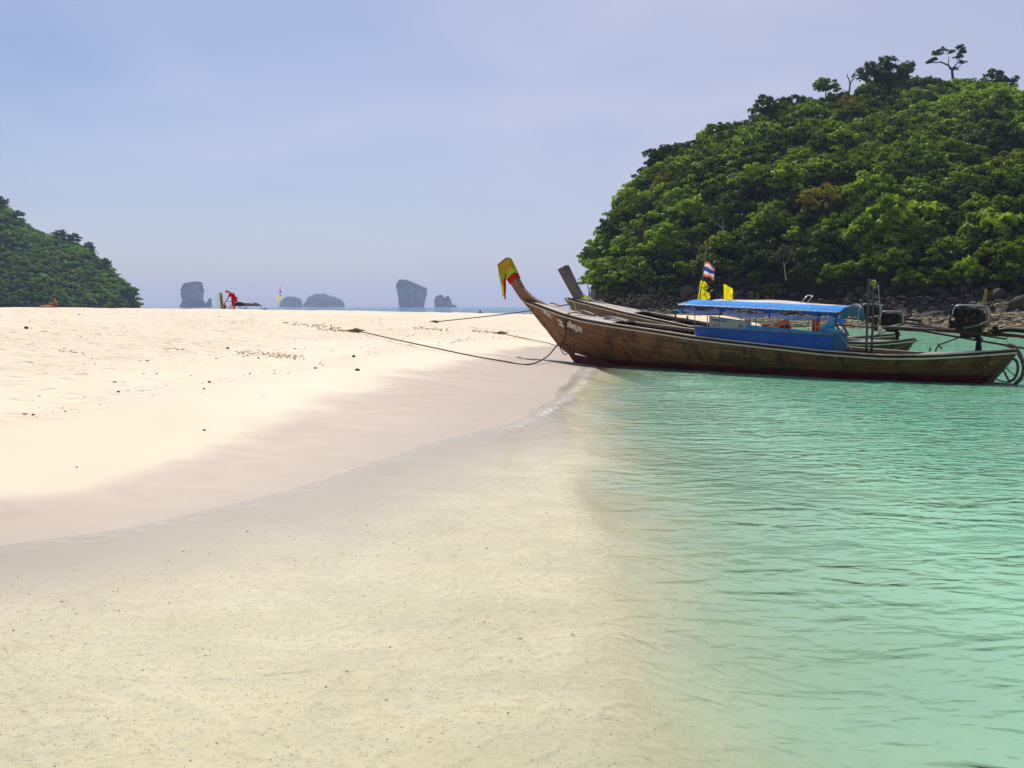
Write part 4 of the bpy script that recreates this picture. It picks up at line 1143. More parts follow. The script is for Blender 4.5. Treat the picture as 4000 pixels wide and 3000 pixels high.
def build_engine(rt, x, z, rz, full=True, tiller=1.6, s=1.0, shaft_up=0.0, parts_mat=None, drop=0.0):
    """automobile engine on a swivelling long-tail frame; +x towards the bow, z = frame height"""
    e = empty("engine", (x * K, 0, z * K), rz, rt); e.scale = (s, s, s)
    def part(name, m, mat, smooth=False): return m.build(name, mat, e, smooth, K)
    m = MB()                                                   # block with ribs, head and sump
    m.box((0.02, 0, .20), (.46, .26, .26)); m.box((.02, 0, .36), (.50, .17, .10)); m.box((.0, 0, .035), (.42, .2, .10), taper=1.25)
    for i in range(5): m.box((-.20 + i * .11, .138, .21), (.03, .03, .20))
    m.lathe([(0, -.03), (.05, -.03), (.06, 0), (.05, .09), (0, .1)], (.33, .08, .33), 10)
    m.box((.30, .05, .12), (.12, .16, .16)); m.tube([(.22, .16, .30), (.33, .17, .26), (.36, .12, .14)], .022, 6)
    part("engine_block", m, BLACKM)
    m = MB(); m.box((.02, 0, .425), (.46, .14, .045), taper=.85); part("valve_cover", m, STEELP)
    m = MB(); m.box((-.30, 0, .21), (.05, .30, .27)); part("radiator", m, BLACKM)
    m = MB()                                                   # fan with a ring of bent blades
    for i in range(8):
        a = PI / 4 * i + .2; c, sn = math.cos(a), math.sin(a)
        m.add([(.02 + .04 * c, .168, .22 + .04 * sn), (.02 + .20 * c - .022 * sn, .172, .22 + .20 * sn + .022 * c), (.02 + .20 * c + .022 * sn, .152, .22 + .20 * sn - .022 * c), (.02 + .04 * c + .01 * sn, .15, .22 + .04 * sn - .01 * c)],
              [(0, 1, 2, 3), (3, 2, 1, 0)])
    m.lathe([(0, .145), (.05, .145), (.05, .18), (0, .19)], (.02, 0, .22), 12, axis='Y'); part("fan", m, RUST)
    m = MB(); m.lathe([(.0, .15), (.055, .15), (.055, .19), (0, .19)], (.22, 0, .14), 12, axis='Y'); m.lathe([(.0, .15), (.045, .15), (.045, .19), (0, .19)], (-.17, 0, .12), 12, axis='Y'); part("pulley", m, BLACKM)
    m = MB(); m.lathe([(0, 0), (.055, .0), (.055, .11), (.03, .12), (0, .12)], (.30, .07, .40), 12); part("oil_filter", m, BLACKM, True)
    for yy in (.15,):
        m = MB(); m.tube(smooth_pts([(.30, yy, .30), (.27, yy, .44), (.17, yy, .50), (-.26, yy, .49), (-.37, yy, .45), (-.39, yy, .33), (-.38, yy, .12)], 5), .017, 8); part("guard_bar", m, CHROME if yy > 0 else STEELP, True)
    m = MB()                                                   # frame beams below the engine and forward to the tiller
    for yy in (.09, -.09): m.bar((.62, yy, .0), (-.55, yy, -.07), .04, .06)
    m.box((.25, 0, -.0), (.05, .24, .05)); m.box((-.25, 0, -.04), (.05, .24, .05))
    part("engine_frame", m, RUST)
    m = MB(); m.tube(smooth_pts([(.60, .09, .0), (.9, .07, .02), (tiller, .02, .045), (tiller + .45, .0, .05)], 4), [.028] * 5 + [.022] * 8, 8); part("tiller", m, STEELP, True)
    m = MB(); m.tube([(tiller + .3, .03, .05), (tiller + .55, .05, .06)], .019, 8); part("tiller_grip", m, WOOD_STEM2)
    m = MB()                                                   # swivel post on the stern
    m.tube([(-.16, 0, -.05), (-.17, 0, -.20 - drop), (-.17, 0, -.42 - drop)], [.04, .045, .07], 10); m.box((-.02, 0, -.10), (.30, .10, .08), taper=1.4); m.box((-.17, 0, -.16), (.12, .12, .06)); part("swivel_post", m, BLACKM)
    m = MB(); m.tube(smooth_pts([(.12, .08, -.04), (.16, .08, -.12), (.45, .05, -.24 - drop), (.62, .02, -.30 - drop)], 4), .016, 6); part("stay", m, BLACKM, True)
    m = MB()                                                   # long tail: lower shaft tube and glossy exhaust above it
    m.tube([(-.35, .02, -.02), (-.55, .02, -.06), (-.9, .02, -.085), (-4.3, .0, -.62 - shaft_up)], [.05, .042, .034, .028], 8); part("drive_shaft", m, RUST, True)
    m = MB(); m.tube(smooth_pts([(-.48, .10, -.05), (-.56, .10, .0), (-.70, .10, .03), (-1.0, .09, .015), (-1.7, .07, -.06)], 5), .042, 10); part("exhaust_pipe", m, BLACKM, True)
    m = MB()
    for i in range(3):
        a = 2 * PI * i / 3; m.add([(-4.33, 0, -.62 - shaft_up), (-4.35, .13 * math.cos(a) - .04 * math.sin(a), -.62 - shaft_up + .13 * math.sin(a) + .04 * math.cos(a)), (-4.30, .13 * math.cos(a) + .04 * math.sin(a), -.62 - shaft_up + .13 * math.sin(a) - .04 * math.cos(a))], [(0, 1, 2), (2, 1, 0)])
    part("propeller", m, RUST)
    if full:
        m = MB(); m.tube([(.06, .19, .06), (-.25, .22, .12), (-.62, .26, .255)], [.020, .024, .030], 8); part("wooden_handle", m, WOOD_STEM2, True)
        m = MB(); m.tube([(-.28, .1, .46), (-.275, .1, .53)], .018, 8); m.tube([(-.275, .1, .525), (-.29, .1, .66), (-.30, .1, .72), (-.31, .1, .82)], [.028, .030, .027, .029], 10); part("exhaust_stack", m, YPIPE)
        m = MB(); m.tube(smooth_pts([(-.36, .15, .36), (-.42, .17, .30), (-.55, .2, .25)], 4), .013, 6); m.tube(smooth_pts([(-.34, .13, .40), (-.36, .14, .22), (-.40, .16, .05), (-.44, .15, -.05)], 4), .012, 6, 1); part("hose", m, YPIPE)
        m = MB(); m.lathe([(0, -.02), (.05, -.02), (.05, .05), (0, .06)], (-.50, .1, .04), 10); m.lathe([(0, -.02), (.035, -.02), (.035, .05), (0, .05)], (-.60, .05, .03), 10); part("clamp", m, BLACKM)
    else:
        m = MB(); m.tube([(.0, .17, .05), (-.33, .2, .11)], [.022, .024], 8); part("wooden_handle", m, WOOD_RAIL, True)
        m = MB(); m.tube([(-.05, .08, .46), (-.05, .08, .56)], .02, 8); part("exhaust_stack", m, RUST)
    return e

# ------------------------------------------------------------ boat A (front)
OA = Vector((9.7136, 19.7365, 0)) * K; AA = R(137.30)
rr = random.Random(5)
A = empty("longtail_boat", OA, AA)
tag(A, "nearest long wooden boat with a blue canopy, its red-bottomed bow resting at the waterline", "boat", "wooden longtail boats moored side by side")
HA = Hull()
build_hull(A, HA, (WOOD_HULL, WOOD_RAIL, WOOD_RAILD, WOOD_DECK), rr, 8)
fr = resample([(12.0, .94), (12.45, 1.37), (12.89, 1.748), (13.27, 2.19), (13.51, 2.467), (13.71, 2.665)], 14)
bkc = resample([(11.7, 1.48), (12.13, 1.63), (12.45, 1.76), (12.77, 1.985), (13.02, 2.33), (13.16, 2.567), (13.36, 2.86)], 14)
profile_post(fr, bkc, .075, "prow_post", WOOD_STEM, A, .095)
profile_post(resample([(11.02, .20), (11.40, .345), (12.0, .93), (12.47, 1.365), (12.9, 1.735)], 9), resample([(10.95, .30), (11.33, .42), (11.9, 1.0), (12.35, 1.42), (12.75, 1.76)], 9), .045, "stem_strip", WOOD_STEM, A)
# keel forefoot with its own red paint, standing off below the rounded hull
profile_post(resample([(10.72, -.16), (10.95, .02), (11.16, .255)], 5), resample([(8.6, -.30), (9.0, -.06), (9.6, .07)], 5), .05, "keel_forefoot", RED_KEEL, A)
m = MB(); m.box((5.0, 0, -.36), (9.4, .1, .16)); m.build("keel", RED_KEEL, A, False, K)
profile_post(resample([(-.06, .67), (.1, .40), (.40, .02), (.8, -.35)], 8), resample([(.03, .70), (.2, .42), (.5, .02), (.9, -.35)], 8), .06, "stern_post", WOOD_STEM2, A)
m = MB(); m.slab([[(.5, -.05, .02), (.5, .05, .02)], [(-.03, -.05, .012), (-.03, .05, .012)]], (0, 0, -.05)); m.build("keel_heel", WOOD_STEM, A, False, K)
m = MB(); m.tube(smooth_pts([(.16, .0, .76), (.02, 0, .70), (-.10, 0, .52), (-.155, 0, .33), (-.12, 0, .14), (-.01, 0, .0)], 5), [.045] * 10 + [.038] * 16, 8); m.build("propeller_guard", WOOD_STEM2, A, True, K)
m = MB(); m.tube(smooth_pts([(.10, 0, .50), (-.01, 0, .46), (-.05, 0, .30), (.0, 0, .12), (.10, 0, .04)], 5), .028, 8); m.build("propeller_guard", WOOD_STEM2, A, True, K)
m = MB(); m.tube([(.24, 0, .32), (.09, 0, .03)], .022, 6); m.build("strut", WOOD_STEM2, A, False, K)
m = MB(); m.tube([(.22, 0, .36), (-.02, 0, .14)], .010, 6); m.build("strut", WOOD_DARK, A, False, K)
m = MB(); m.tube(smooth_pts([(.38, .03, .10), (.2, .03, .045), (.08, .03, .04)], 4), .014, 6); m.build("strut", ROPE_Y, A, False, K)
build_engine(A, .86, 1.02, R(0), True, 1.35, 1.0, 0)
# bow timbers lying on the foredeck
for xx, yy, ln in ((11.9, -.12, .32), (11.1, -.2, .62), (10.2, -.1, .9), (9.8, .22, .7)):
    m = MB(); P = []
    for q in np.linspace(0, 1, 9):
        x = xx - ln * q; z = HA.G(x) + .10 + .035 * math.sin(q * PI); P.append([(x, yy - .05, z), (x, yy + .05, z)])
    m.slab(P, (0, 0, -.03)); m.build("deck_timber", WOOD_DECK, A, False, K)
# ---- lettering painted on the near bow
def hull_text(body, x0, z0, size, mirror=False, slope=0.0, name="lettering", mat=PAINT_W, font=None, shear=0.0, weight=0.0, parent=None, H=HA, side=1):
    cu = bpy.data.curves.new(name, 'FONT'); cu.body = body; cu.size = size; cu.offset = weight; cu.shear = shear
    cu.resolution_u = 3
    to = bpy.data.objects.new(name, cu); C.objects.link(to)
    dg = bpy.context.evaluated_depsgraph_get(); dg.update()
    me = bpy.data.meshes.new_from_object(to.evaluated_get(dg)); bpy.data.objects.remove(to)
    bm = bmesh.new(); bm.from_mesh(me); bmesh.ops.triangulate(bm, faces=bm.faces)
    bmesh.ops.subdivide_edges(bm, edges=[e for e in bm.edges if e.calc_length() > size * .4], cuts=1)
    mxw = max((v.co.x for v in bm.verts), default=0)
    for v in bm.verts:
        u = mxw - v.co.x if mirror else v.co.x
        x = x0 - u; z = z0 + v.co.y - slope * u
        t = H.t_of_z(x, z)
        v.co = Vector(H.sec(x, t, 0.0105, side)) * K
    bm.to_mesh(me); bm.free(); me.materials.clear(); me.materials.append(mat)
    o = bpy.data.objects.new(name, me); C.objects.link(o); o.parent = parent
    return o
hull_text("N 1A", 11.84, 1.325, .125, slope=.45, shear=-.35, weight=.013, parent=A)
hull_text("\u0e230\u0e18", 11.33, 1.105, .125, mirror=True, slope=.36, shear=-.3, weight=.010, parent=A)
hull_text("\u0e2127\u0e15\u0e01", 11.29, 1.015, .09, mirror=True, slope=.36, shear=-.3, weight=.008, parent=A)
hull_text("\u0e01\u0e21\u0e38\u0e07\u0e2d\u0e49\u0e40", 10.95, .985, .21, mirror=True, slope=.26, shear=-.2, weight=.012, parent=A)
# ---- canopy
def canopy(rt, H, x0, x1, zf, zr, rise, hw, mats, edge_drop, posts, rail_z, panel=None, roofname="canopy_roof", over=.1, far_posts=True, ends=True):
    """x0 rear, x1 front; zf, zr edge heights front and rear"""
    zed = lambda x: zr + (zf - zr) * (x - x0) / (x1 - x0)
    m = MB(); P = []
    for x in np.linspace(x0, x1, 22):
        row = []
        rf = min(1, (x1 - x) / .28 + .35) if ends else 1
        for q in np.linspace(-1, 1, 15):
            yc = .34 if H is HA else 0; hw_ = .59 if H is HA else hw
            sag = .008 * math.sin((x - x0) / (x1 - x0) * PI * 4) ** 2
            row.append((x, yc + hw_ * q, zed(x) + rise * rf * (1 - abs(q) ** 2.6) - sag * (1 - q * q)))
        P.append(row)
    m.grid(P); ro = m.build(roofname, mats[0], rt, True, K)
    return ro, zed
roof, zed = canopy(A, HA, 3.16, 7.10, 1.545, 1.378, .125, .93, (CANVAS_SKY,), 0, None, None)
# rope-bound hem along both edges and the front and rear ends
for sd_ in (1, -1):
    m = MB(); m.tube([(x, .34 + sd_ * .595, zed(x) - .005 + .006 * math.sin(x * 40)) for x in np.linspace(3.16, 7.10, 90)], .014, 6); m.build("canopy_hem", FRAMEM, A, True, K)
m = MB(); m.tube([(7.10, .34 + .59 * q, zed(7.1) + .125 * .35 * (1 - abs(q) ** 2.6)) for q in np.linspace(-1, 1, 15)], .018, 6); m.build("canopy_hem", CANVAS_WHITE, A, True, K)
m = MB(); P = []
for z_, dx in ((0.0, 0), (-.08, -.03), (-.16, -.02), (-.22, .02)):
    P.append([(3.155 + dx, .34 + .59 * q, zed(3.16) + .125 * (1 - abs(q) ** 2.6) + z_ * (1 if abs(q) > .0 else 1) + .015 * math.sin(q * 9) * (z_ < 0)) for q in np.linspace(-1, 1, 13)])
m.grid(P); m.build("rear_flap", CANVAS_TEAL, A, True, K)
m = MB(); m.tube(smooth_pts([(3.6, -.2, zed(3.6) + .05), (3.35, -.2, zed(3.1) + .17), (3.08, .1, zed(3.1) + .13), (3.08, .2, zed(3.1) - .0), (3.08, .18, zed(3.1) - .26)], 5), .012, 6); m.build("flap_rope", ROPE_W, A, True, K)
m = MB(); m.tube(smooth_pts([(3.9, -.22, 1.42), (3.8, -.24, 1.50), (3.2, -.2, 1.49), (3.16, -.2, 1.40)], 4), .013, 6); m.build("canopy_frame", FRAMEM, A, True, K)
# rolled side curtain in swags tied every metre
knots = [3.22, 3.62, 4.75, 5.95, 6.98]
m = MB(); rr2 = random.Random(3); pts = []; rad_ = []
for x in np.linspace(3.2, 7.0, 120):
    near = min(abs(x - k_) for k_ in knots); f = min(near / .45, 1.0)
    base = 1.215 + (1.405 - 1.215) * (x - 3.2) / 3.8
    pts.append((x, .93 + .012 * math.sin(x * 9), base + .022 * (1 - f) * 1.0 - .012 * f + .004 * math.sin(x * 37))); rad_.append(.022 + .023 * math.sin(f * PI / 2) + .003 * math.sin(x * 23))
m.tube(pts, rad_, 10); m.build("rolled_curtain", CANVAS_ROLL, A, True, K)
m = MB()
P = []
for x in np.linspace(3.2, 7.0, 120):
    near = min(abs(x - k_) for k_ in knots); f = min(near / .5, 1.0); base = 1.215 + (1.405 - 1.215) * (x - 3.2) / 3.8
    zt = zed(x) - .02; zb = base + .03 + (zt - base - .06) * (.72 * f if f > .25 else .15 * f); zb = base + .05 + (.035 * f)
    P.append([(x, .925 + .01 * math.sin(x * 31), zt), (x, .915 + .01 * math.sin(x * 27), zt - (zt - zb) * (1 - .62 * f))])
m.grid(P); m.build("curtain_strip", CANVAS_BLUE, A, True, K)
for k_ in knots:
    base = 1.215 + (1.405 - 1.215) * (k_ - 3.2) / 3.8
    m = MB(); m.tube([(k_, .925, zed(k_) - .01), (k_, .96, base + .05), (k_, .968, base), (k_, .93, base - .045), (k_, .90, base)], .017, 6); m.build("curtain_tie", CANVAS_BLUE, A, True, K)
m = MB(); m.tube([(6.9, .92, 1.385), (7.22, .92, 1.418)], .016, 8); m.tube([(3.02, .92, 1.20), (3.3, .92, 1.215)], .022, 8); m.build("curtain_pole", CANVAS_SKY, A, True, K)
# frame: posts, roof stringers, mid rails
rz_ = lambda x: .925 + (1.045 - .925) * (x - 3.54) / (6.68 - 3.54)
for sd_ in (1, -1):
    for x in ((6.70, 6.36, 5.12, 4.72, 3.62) if sd_ > 0 else (6.70, 5.9, 5.0, 4.3, 3.62)):
        y = sd_ * (min(HA.B(x), .93) - .08)
        m = MB(); m.tube([(x, y if sd_ > 0 else -.22, HA.G(x) - (.0 if sd_ > 0 else .3)), (x, .86 if sd_ > 0 else -.22, zed(x) + .01)], .011, 6); m.build("canopy_post", FRAMEM if x != 5.12 else STEELP, A, False, K)
    m = MB(); m.tube([(x, .34 + sd_ * .56, zed(x) - .005) for x in (3.2, 5, 7.05)], .012, 6); m.build("roof_stringer", FRAMEM, A, False, K)
m = MB(); m.tube([(x, .90, rz_(x)) for x in np.linspace(3.3, 6.72, 6)], .014, 6); m.build("side_rail", FRAMEM, A, False, K)
for x in (3.5, 4.7, 5.9, 7.0):
    m = MB(); m.tube([(x, .34 + .57 * q, zed(x) + .11 * (1 - abs(q) ** 2.6)) for q in np.linspace(-1, 1, 9)], .011, 6); m.build("roof_bow", FRAMEM, A, False, K)
# blue spray panels in two lengths plus the darker rear piece
for a, b_, mt, lab in ((5.135, 6.68, CANVAS_BLUE, None), (3.66, 5.125, CANVAS_BLUE, None), (3.30, 3.65, CANVAS_BLUE, None)):
    m = MB(); P = []
    for x in np.linspace(a, b_, 22):
        y0, y1 = HA.B(x) - .075, .895
        P.append([(x, y0 + (y1 - y0) * q + .008 * math.sin(x * 7 + q * 4) * math.sin(q * PI), HA.G(x) + .035 + (rz_(x) - HA.G(x) - .035) * q) for q in np.linspace(0, 1, 6)])
    m.slab(P, (0, -.008, 0)); m.build("side_panel", mt, A, False, K)
m = MB(); P = [[(3.30 - .01 * i, .86 - .30 * i, HA.G(3.3) + .03 + (rz_(3.3) - HA.G(3.3)) * q) for q in np.linspace(0, 1, 4)] for i in range(3)]
m.slab(P, (.008, 0, 0)); m.build("side_panel", CANVAS_TEAL, A, False, K)
m = MB(); m.tube([(3.25, .72, .92), (2.9, .86, .60)], .010, 6); m.build("brace", FRAMEM, A, False, K)
m = MB(); m.tube([(3.7, .0, 1.15), (3.4, .2, 1.28), (3.32, .5, 1.30)], .012, 6); m.build("brace", FRAMEM, A, False, K)
# gallows frame aft of the canopy, with a knotted cloth, rope and float
m = MB(); m.tube(smooth_pts([(2.66, .72, .56), (2.65, .72, 1.3), (2.64, .72, 1.96), (2.645, .69, 2.02), (2.67, .60, 2.03), (2.70, .40, 2.0), (2.71, .33, 1.96), (2.71, .32, 1.3), (2.72, .32, .56)], 5), .024, 10)
m.build("gallows_frame", STEELP, A, True, K)
A2 = A
def world_A(x, y, z): return tuple(OA + Matrix.Rotation(AA, 3, 'Z') @ (Vector((x, y, z)) * K))
def crumple(mb, c, r, seed, n=9):
    rq = random.Random(seed); P = []
    for i in range(n):
        a = PI * i / (n - 1) - PI / 2
        P.append([(c[0] + r * math.cos(a) * math.cos(b_) * (1 + rq.uniform(-.35, .35)), c[1] + r * math.cos(a) * math.sin(b_) * (1 + rq.uniform(-.35, .35)), c[2] + r * math.sin(a) * (1 + rq.uniform(-.3, .3))) for b_ in np.linspace(0, 2 * PI, 10)[:-1]])
    mb.grid(P, closed=True)
m = MB(); crumple(m, (0, 0, 0), .075, 4); crumple(m, (.02, -.02, -.11), .035, 6)
tag(m.build("cloth_knot", C_LIME and cloth("dirty_yellow_rag", (0.42, 0.40, 0.08), .1), None, True, 1.0, loc=world_A(2.70, .36, 1.985)), "crumpled yellowish cloth knotted on top of the grey pipe gallows of the nearest boat", "cloth")
f = empty("hanging_float", world_A(2.62, .24, 1.0)); tag(f, "pale float and rope hanging from the gallows frame of the nearest boat", "float")
m = MB(); m.tube(smooth_pts([(-.02, .05, 1.2), (.03, 0, .6), (.04, 0, .1), (.06, 0, -.05), (.05, 0, -.22)], 4), .011, 5); m.build("rope", ROPE_W, f, True)
m = MB(); m.lathe([(0, -.11), (.04, -.09), (.065, 0), (.045, .09), (0, .12)], (.05, 0, 0), 12); m.build("buoy", simple("pale_float", (0.55, 0.50, 0.36), .6), f, True)

# ------------------------------------------------------------ boats B and C behind
OB = Vector((10.35, 26.4, 0)) * K; AB = R(136.0)
B_ = empty("longtail_boat", OB, AB)
tag(B_, "second long wooden boat just behind the nearest one, plain upright prow and grey banner", "boat", "wooden longtail boats moored side by side")
HB = Hull(g=([-.05, .3, .8, 1.9, 3.5, 6.5, 8.2, 9.8, 11.5, 12.2, 12.9], [.665, .60, .56, .56, .64, .86, 1.10, 1.33, 1.60, 1.70, 1.82]), length=.925)
build_hull(B_, HB, (mat_hull("hull_planks_second", (0.06, 0.04, 0.025), (0.13, 0.085, 0.045), 0.18), WOOD_RAIL, WOOD_RAILD, WOOD_DECK), random.Random(9), 7)
profile_post(resample([(10.5, .55), (11.0, 1.1), (11.37, 1.636), (11.8, 2.22), (12.17, 2.74)], 12), resample([(10.2, 1.60), (10.75, 1.72), (11.0, 1.82), (11.18, 1.93), (11.5, 2.4), (11.80, 2.88)], 12), .08, "prow_post", WOOD_STEM2, B_, .10)
profile_post(resample([(-.06, .67), (.1, .40), (.40, .02), (.8, -.35)], 8), resample([(.03, .70), (.2, .42), (.5, .02), (.9, -.35)], 8), .06, "stern_post", WOOD_STEM2, B_)
m = MB(); m.box((4.6, 0, -.34), (8.6, .1, .14)); m.build("keel", RED_KEEL, B_, False, K)
build_engine(B_, .58, .95, R(3), False, 1.3, .85, .0)
for x in (7.75, 7.30):
    m = MB(); m.tube([(x, -.5, HB.G(x) - .02), (x, -.5, HB.G(x) + .15)], .03, 7); m.build("bitt", WOOD_RAILD, B_, False, K)
m = MB(); m.tube([(7.75, -.5, HB.G(7.5) + .07), (7.3, -.5, HB.G(7.3) + .07)], .013, 6); m.build("bitt_bar", WOOD_RAIL, B_, False, K)
m = MB(); m.tube(smooth_pts([(8.9, -.1, HB.G(8.8) + .02), (8.75, .1, HB.G(8.8) + .12), (8.6, 0, HB.G(8.8) + .04), (8.5, .15, HB.G(8.8) + .11), (8.3, .0, HB.G(8.8) + .0)], 4), .014, 5); m.build("rope_coil", ROPE_W, B_, True, K)
# white canopy of the second boat
zedB = lambda x: 1.46 + (1.64 - 1.46) * (x - 2.0) / 3.7
m = MB(); P = []
for x in np.linspace(2.05, 5.70, 18):
    hump = .05 * math.exp(-((x - 3.9) / .8) ** 2)
    P.append([(x, .9 * q, zedB(x) + (.075 + hump) * (1 - abs(q) ** 2.2)) for q in np.linspace(-1, 1, 11)])
m.grid(P); m.build("canopy_roof", CANVAS_WHITE, B_, True, K)
for sd_ in (1, -1):
    for x in (5.62, 4.4, 3.4, 2.3):
        m = MB(); m.tube([(x, sd_ * .84, HB.G(x)), (x, sd_ * .86, zedB(x))], .011, 6); m.build("canopy_post", FRAMEM, B_, False, K)
    m = MB(); m.tube([(x, sd_ * .87, 1.09 + (x - 4.32) * .063) for x in (2.1, 3.4, 5.6)], .013, 6); m.build("side_rail", FRAMEM, B_, False, K)
m = MB(); m.tube([(3.15, .1, 1.60), (2.95, .1, 1.80)], .018, 6); m.tube([(2.98, .1, 1.58), (2.78, .1, 1.80)], .018, 6); m.tube([(2.95, .1, 1.80), (2.78, .1, 1.80)], .014, 6); m.build("roof_rack", CHROME, B_, True, K)
m = MB(); P = [[(x, .845, z0_ + (z1_ - z0_) * q) for q in (0, .5, 1)] for x, z0_, z1_ in zip(np.linspace(4.25, 5.62, 8), np.linspace(.80, .87, 8), np.linspace(1.075, 1.235, 8))]
m.slab(P, (0, -.01, 0)); bn = m.build("banner", CANVAS_GREY, B_, False, K)
def flat_text(body, size, name, mat, parent, loc, mtx, weight=0.0):
    cu = bpy.data.curves.new(name, 'FONT'); cu.body = body; cu.size = size; cu.offset = weight; cu.resolution_u = 2; cu.extrude = .001
    to = bpy.data.objects.new(name, cu); C.objects.link(to)
    dg = bpy.context.evaluated_depsgraph_get(); dg.update()
    me = bpy.data.meshes.new_from_object(to.evaluated_get(dg)); bpy.data.objects.remove(to)
    me.transform(mtx); me.materials.clear(); me.materials.append(mat)
    o = bpy.data.objects.new(name, me); C.objects.link(o); o.parent = parent; o.location = loc; return o
# letters run aft along the near side (text x -> boat -x, text y -> up, facing +y)
MT = Matrix(((-1, 0, -.063 * 0, 0), (0, 0, 1, 0), (.0, 1, 0, 0), (0, 0, 0, 1)))
MTs = Matrix(((-1, 0, 0, 0), (0, 0, 1, 0), (-.115, 1, 0, 0), (0, 0, 0, 1)))
flat_text("SHARK COO", .088 * K, "lettering", PAINT_N, bn, (5.56 * K, .852 * K, 1.10 * K), MTs, .002)
m = MB(); P = []
for q in np.linspace(0, 1, 8): P.append([(5.56 - .22 * q, .852, .935 + .04 * q - .016 * math.sin(q * PI)), (5.56 - .22 * q, .852, .935 + .04 * q + .02 * math.sin(q * PI))])
m.grid(P); m.build("swoosh", PAINT_R, bn, False, K)
m = MB(); P = []
for q in np.linspace(0, 1, 8): P.append([(4.62 - .2 * q, .852, .93 - .05 * q), (4.62 - .2 * q, .852, .945 - .05 * q + .02 * math.sin(q * PI * 2))])
m.grid(P); m.tube([(4.65, .855, .9), (4.62, .855, 1.0), (4.5, .855, .98)], .006, 4); m.build("swoosh", PAINT_N, bn, False, K)
m = MB(); P = [[(x, .852, z0_ + (z1_ - z0_) * q) for q in (0, 1)] for x, z0_, z1_ in zip(np.linspace(2.1, 4.42, 8), np.linspace(.66, .82, 8), np.linspace(.815, .995, 8))]
m.slab(P, (0, -.01, 0)); m.build("side_panel", CANVAS_SKY, B_, False, K)
m = MB(); P = [[(x, .856, .963 + (x - 4.32) * .07), (x, .856, .99 + (x - 4.32) * .07)] for x in np.linspace(3.9, 4.2, 4)]
m.grid(P); m.build("number_plate", PAINT_W, B_, False, K)
def world_B(x, y, z): return tuple(OB + Matrix.Rotation(AB, 3, 'Z') @ (Vector((x, y, z)) * K))

OC = Vector((11.75, 31.2, 0)) * K; AC = R(136.5)
Cb = empty("longtail_boat", OC, AC)
tag(Cb, "farthest of the three moored boats, mostly hidden, with a low bow and its own engine", "boat", "wooden longtail boats moored side by side")
HC = Hull(length=.93)
build_hull(Cb, HC, (WOOD_HULL, WOOD_RAIL, WOOD_RAILD, WOOD_DECK), random.Random(12), 5)
profile_post(resample([(11.1, .94), (11.55, 1.37), (11.85, 1.70)], 5), resample([(10.9, 1.48), (11.3, 1.63), (11.6, 1.76)], 5), .07, "stem_head", WOOD_STEM2, Cb)
m = MB(); m.tube(smooth_pts([(11.7, -.0, 1.70), (11.0, .28, 1.50), (10.0, .5, 1.36), (9.6, .45, 1.30), (9.5, .2, 1.26)], 5), .03, 6); m.build("washboard", WOOD_DECK, Cb, True, K)
build_engine(Cb, .86, 1.12, R(6), False, .9, .9, .0)

# ------------------------------------------------------------ far boat beyond the crest of the sandbar
OD = Vector((-28.9, 121.0, 0)); AD = R(262)
Db = empty("longtail_boat", OD, AD); Db.scale = (.78, .78, .78)
tag(Db, "far boat beyond the sand crest, its prow hung with a pale green ribbon", "boat")
HD = Hull()
build_hull(Db, HD, (WOOD_HULL, WOOD_RAIL, WOOD_RAILD, WOOD_DECK), random.Random(15), 4)
profile_post(resample([(12.0, .94), (12.45, 1.37), (12.89, 1.748), (13.0, 2.3), (13.1, 2.9), (13.2, 3.35)], 12), resample([(11.7, 1.48), (12.13, 1.63), (12.45, 1.76), (12.6, 2.2), (12.7, 2.8), (12.8, 3.35)], 12), .10, "prow_post", WOOD_STEM, Db)
m = MB(); P = []
for x in np.linspace(4.0, 8.5, 10): P.append([(x, 1.05 * q, 1.95 + .42 * (1 - abs(q) ** 2)) for q in np.linspace(-1, 1, 9)])
m.grid(P); m.build("canopy_roof", simple("grey_awning", (.035, .035, .045), .95, spec=.05), Db, True, K)
for sd_ in (1, -1):
    for x in (4.1, 8.4):
        m = MB(); m.tube([(x, sd_ * .9, HD.G(x)), (x, sd_ * .98, 2.0)], .03, 5); m.build("canopy_post", STEELP, Db, False, K)
m = MB(); m.tube([(5.0, -2.8, 2.5), (6.5, -.4, 2.4), (7.0, 1.2, 2.2)], [.035, .05, .04], 6); m.build("boom", STEELP, Db, False, K)
build_engine(Db, 0.9, 1.05, R(52), False, 1.0, 1.3, -1.2)


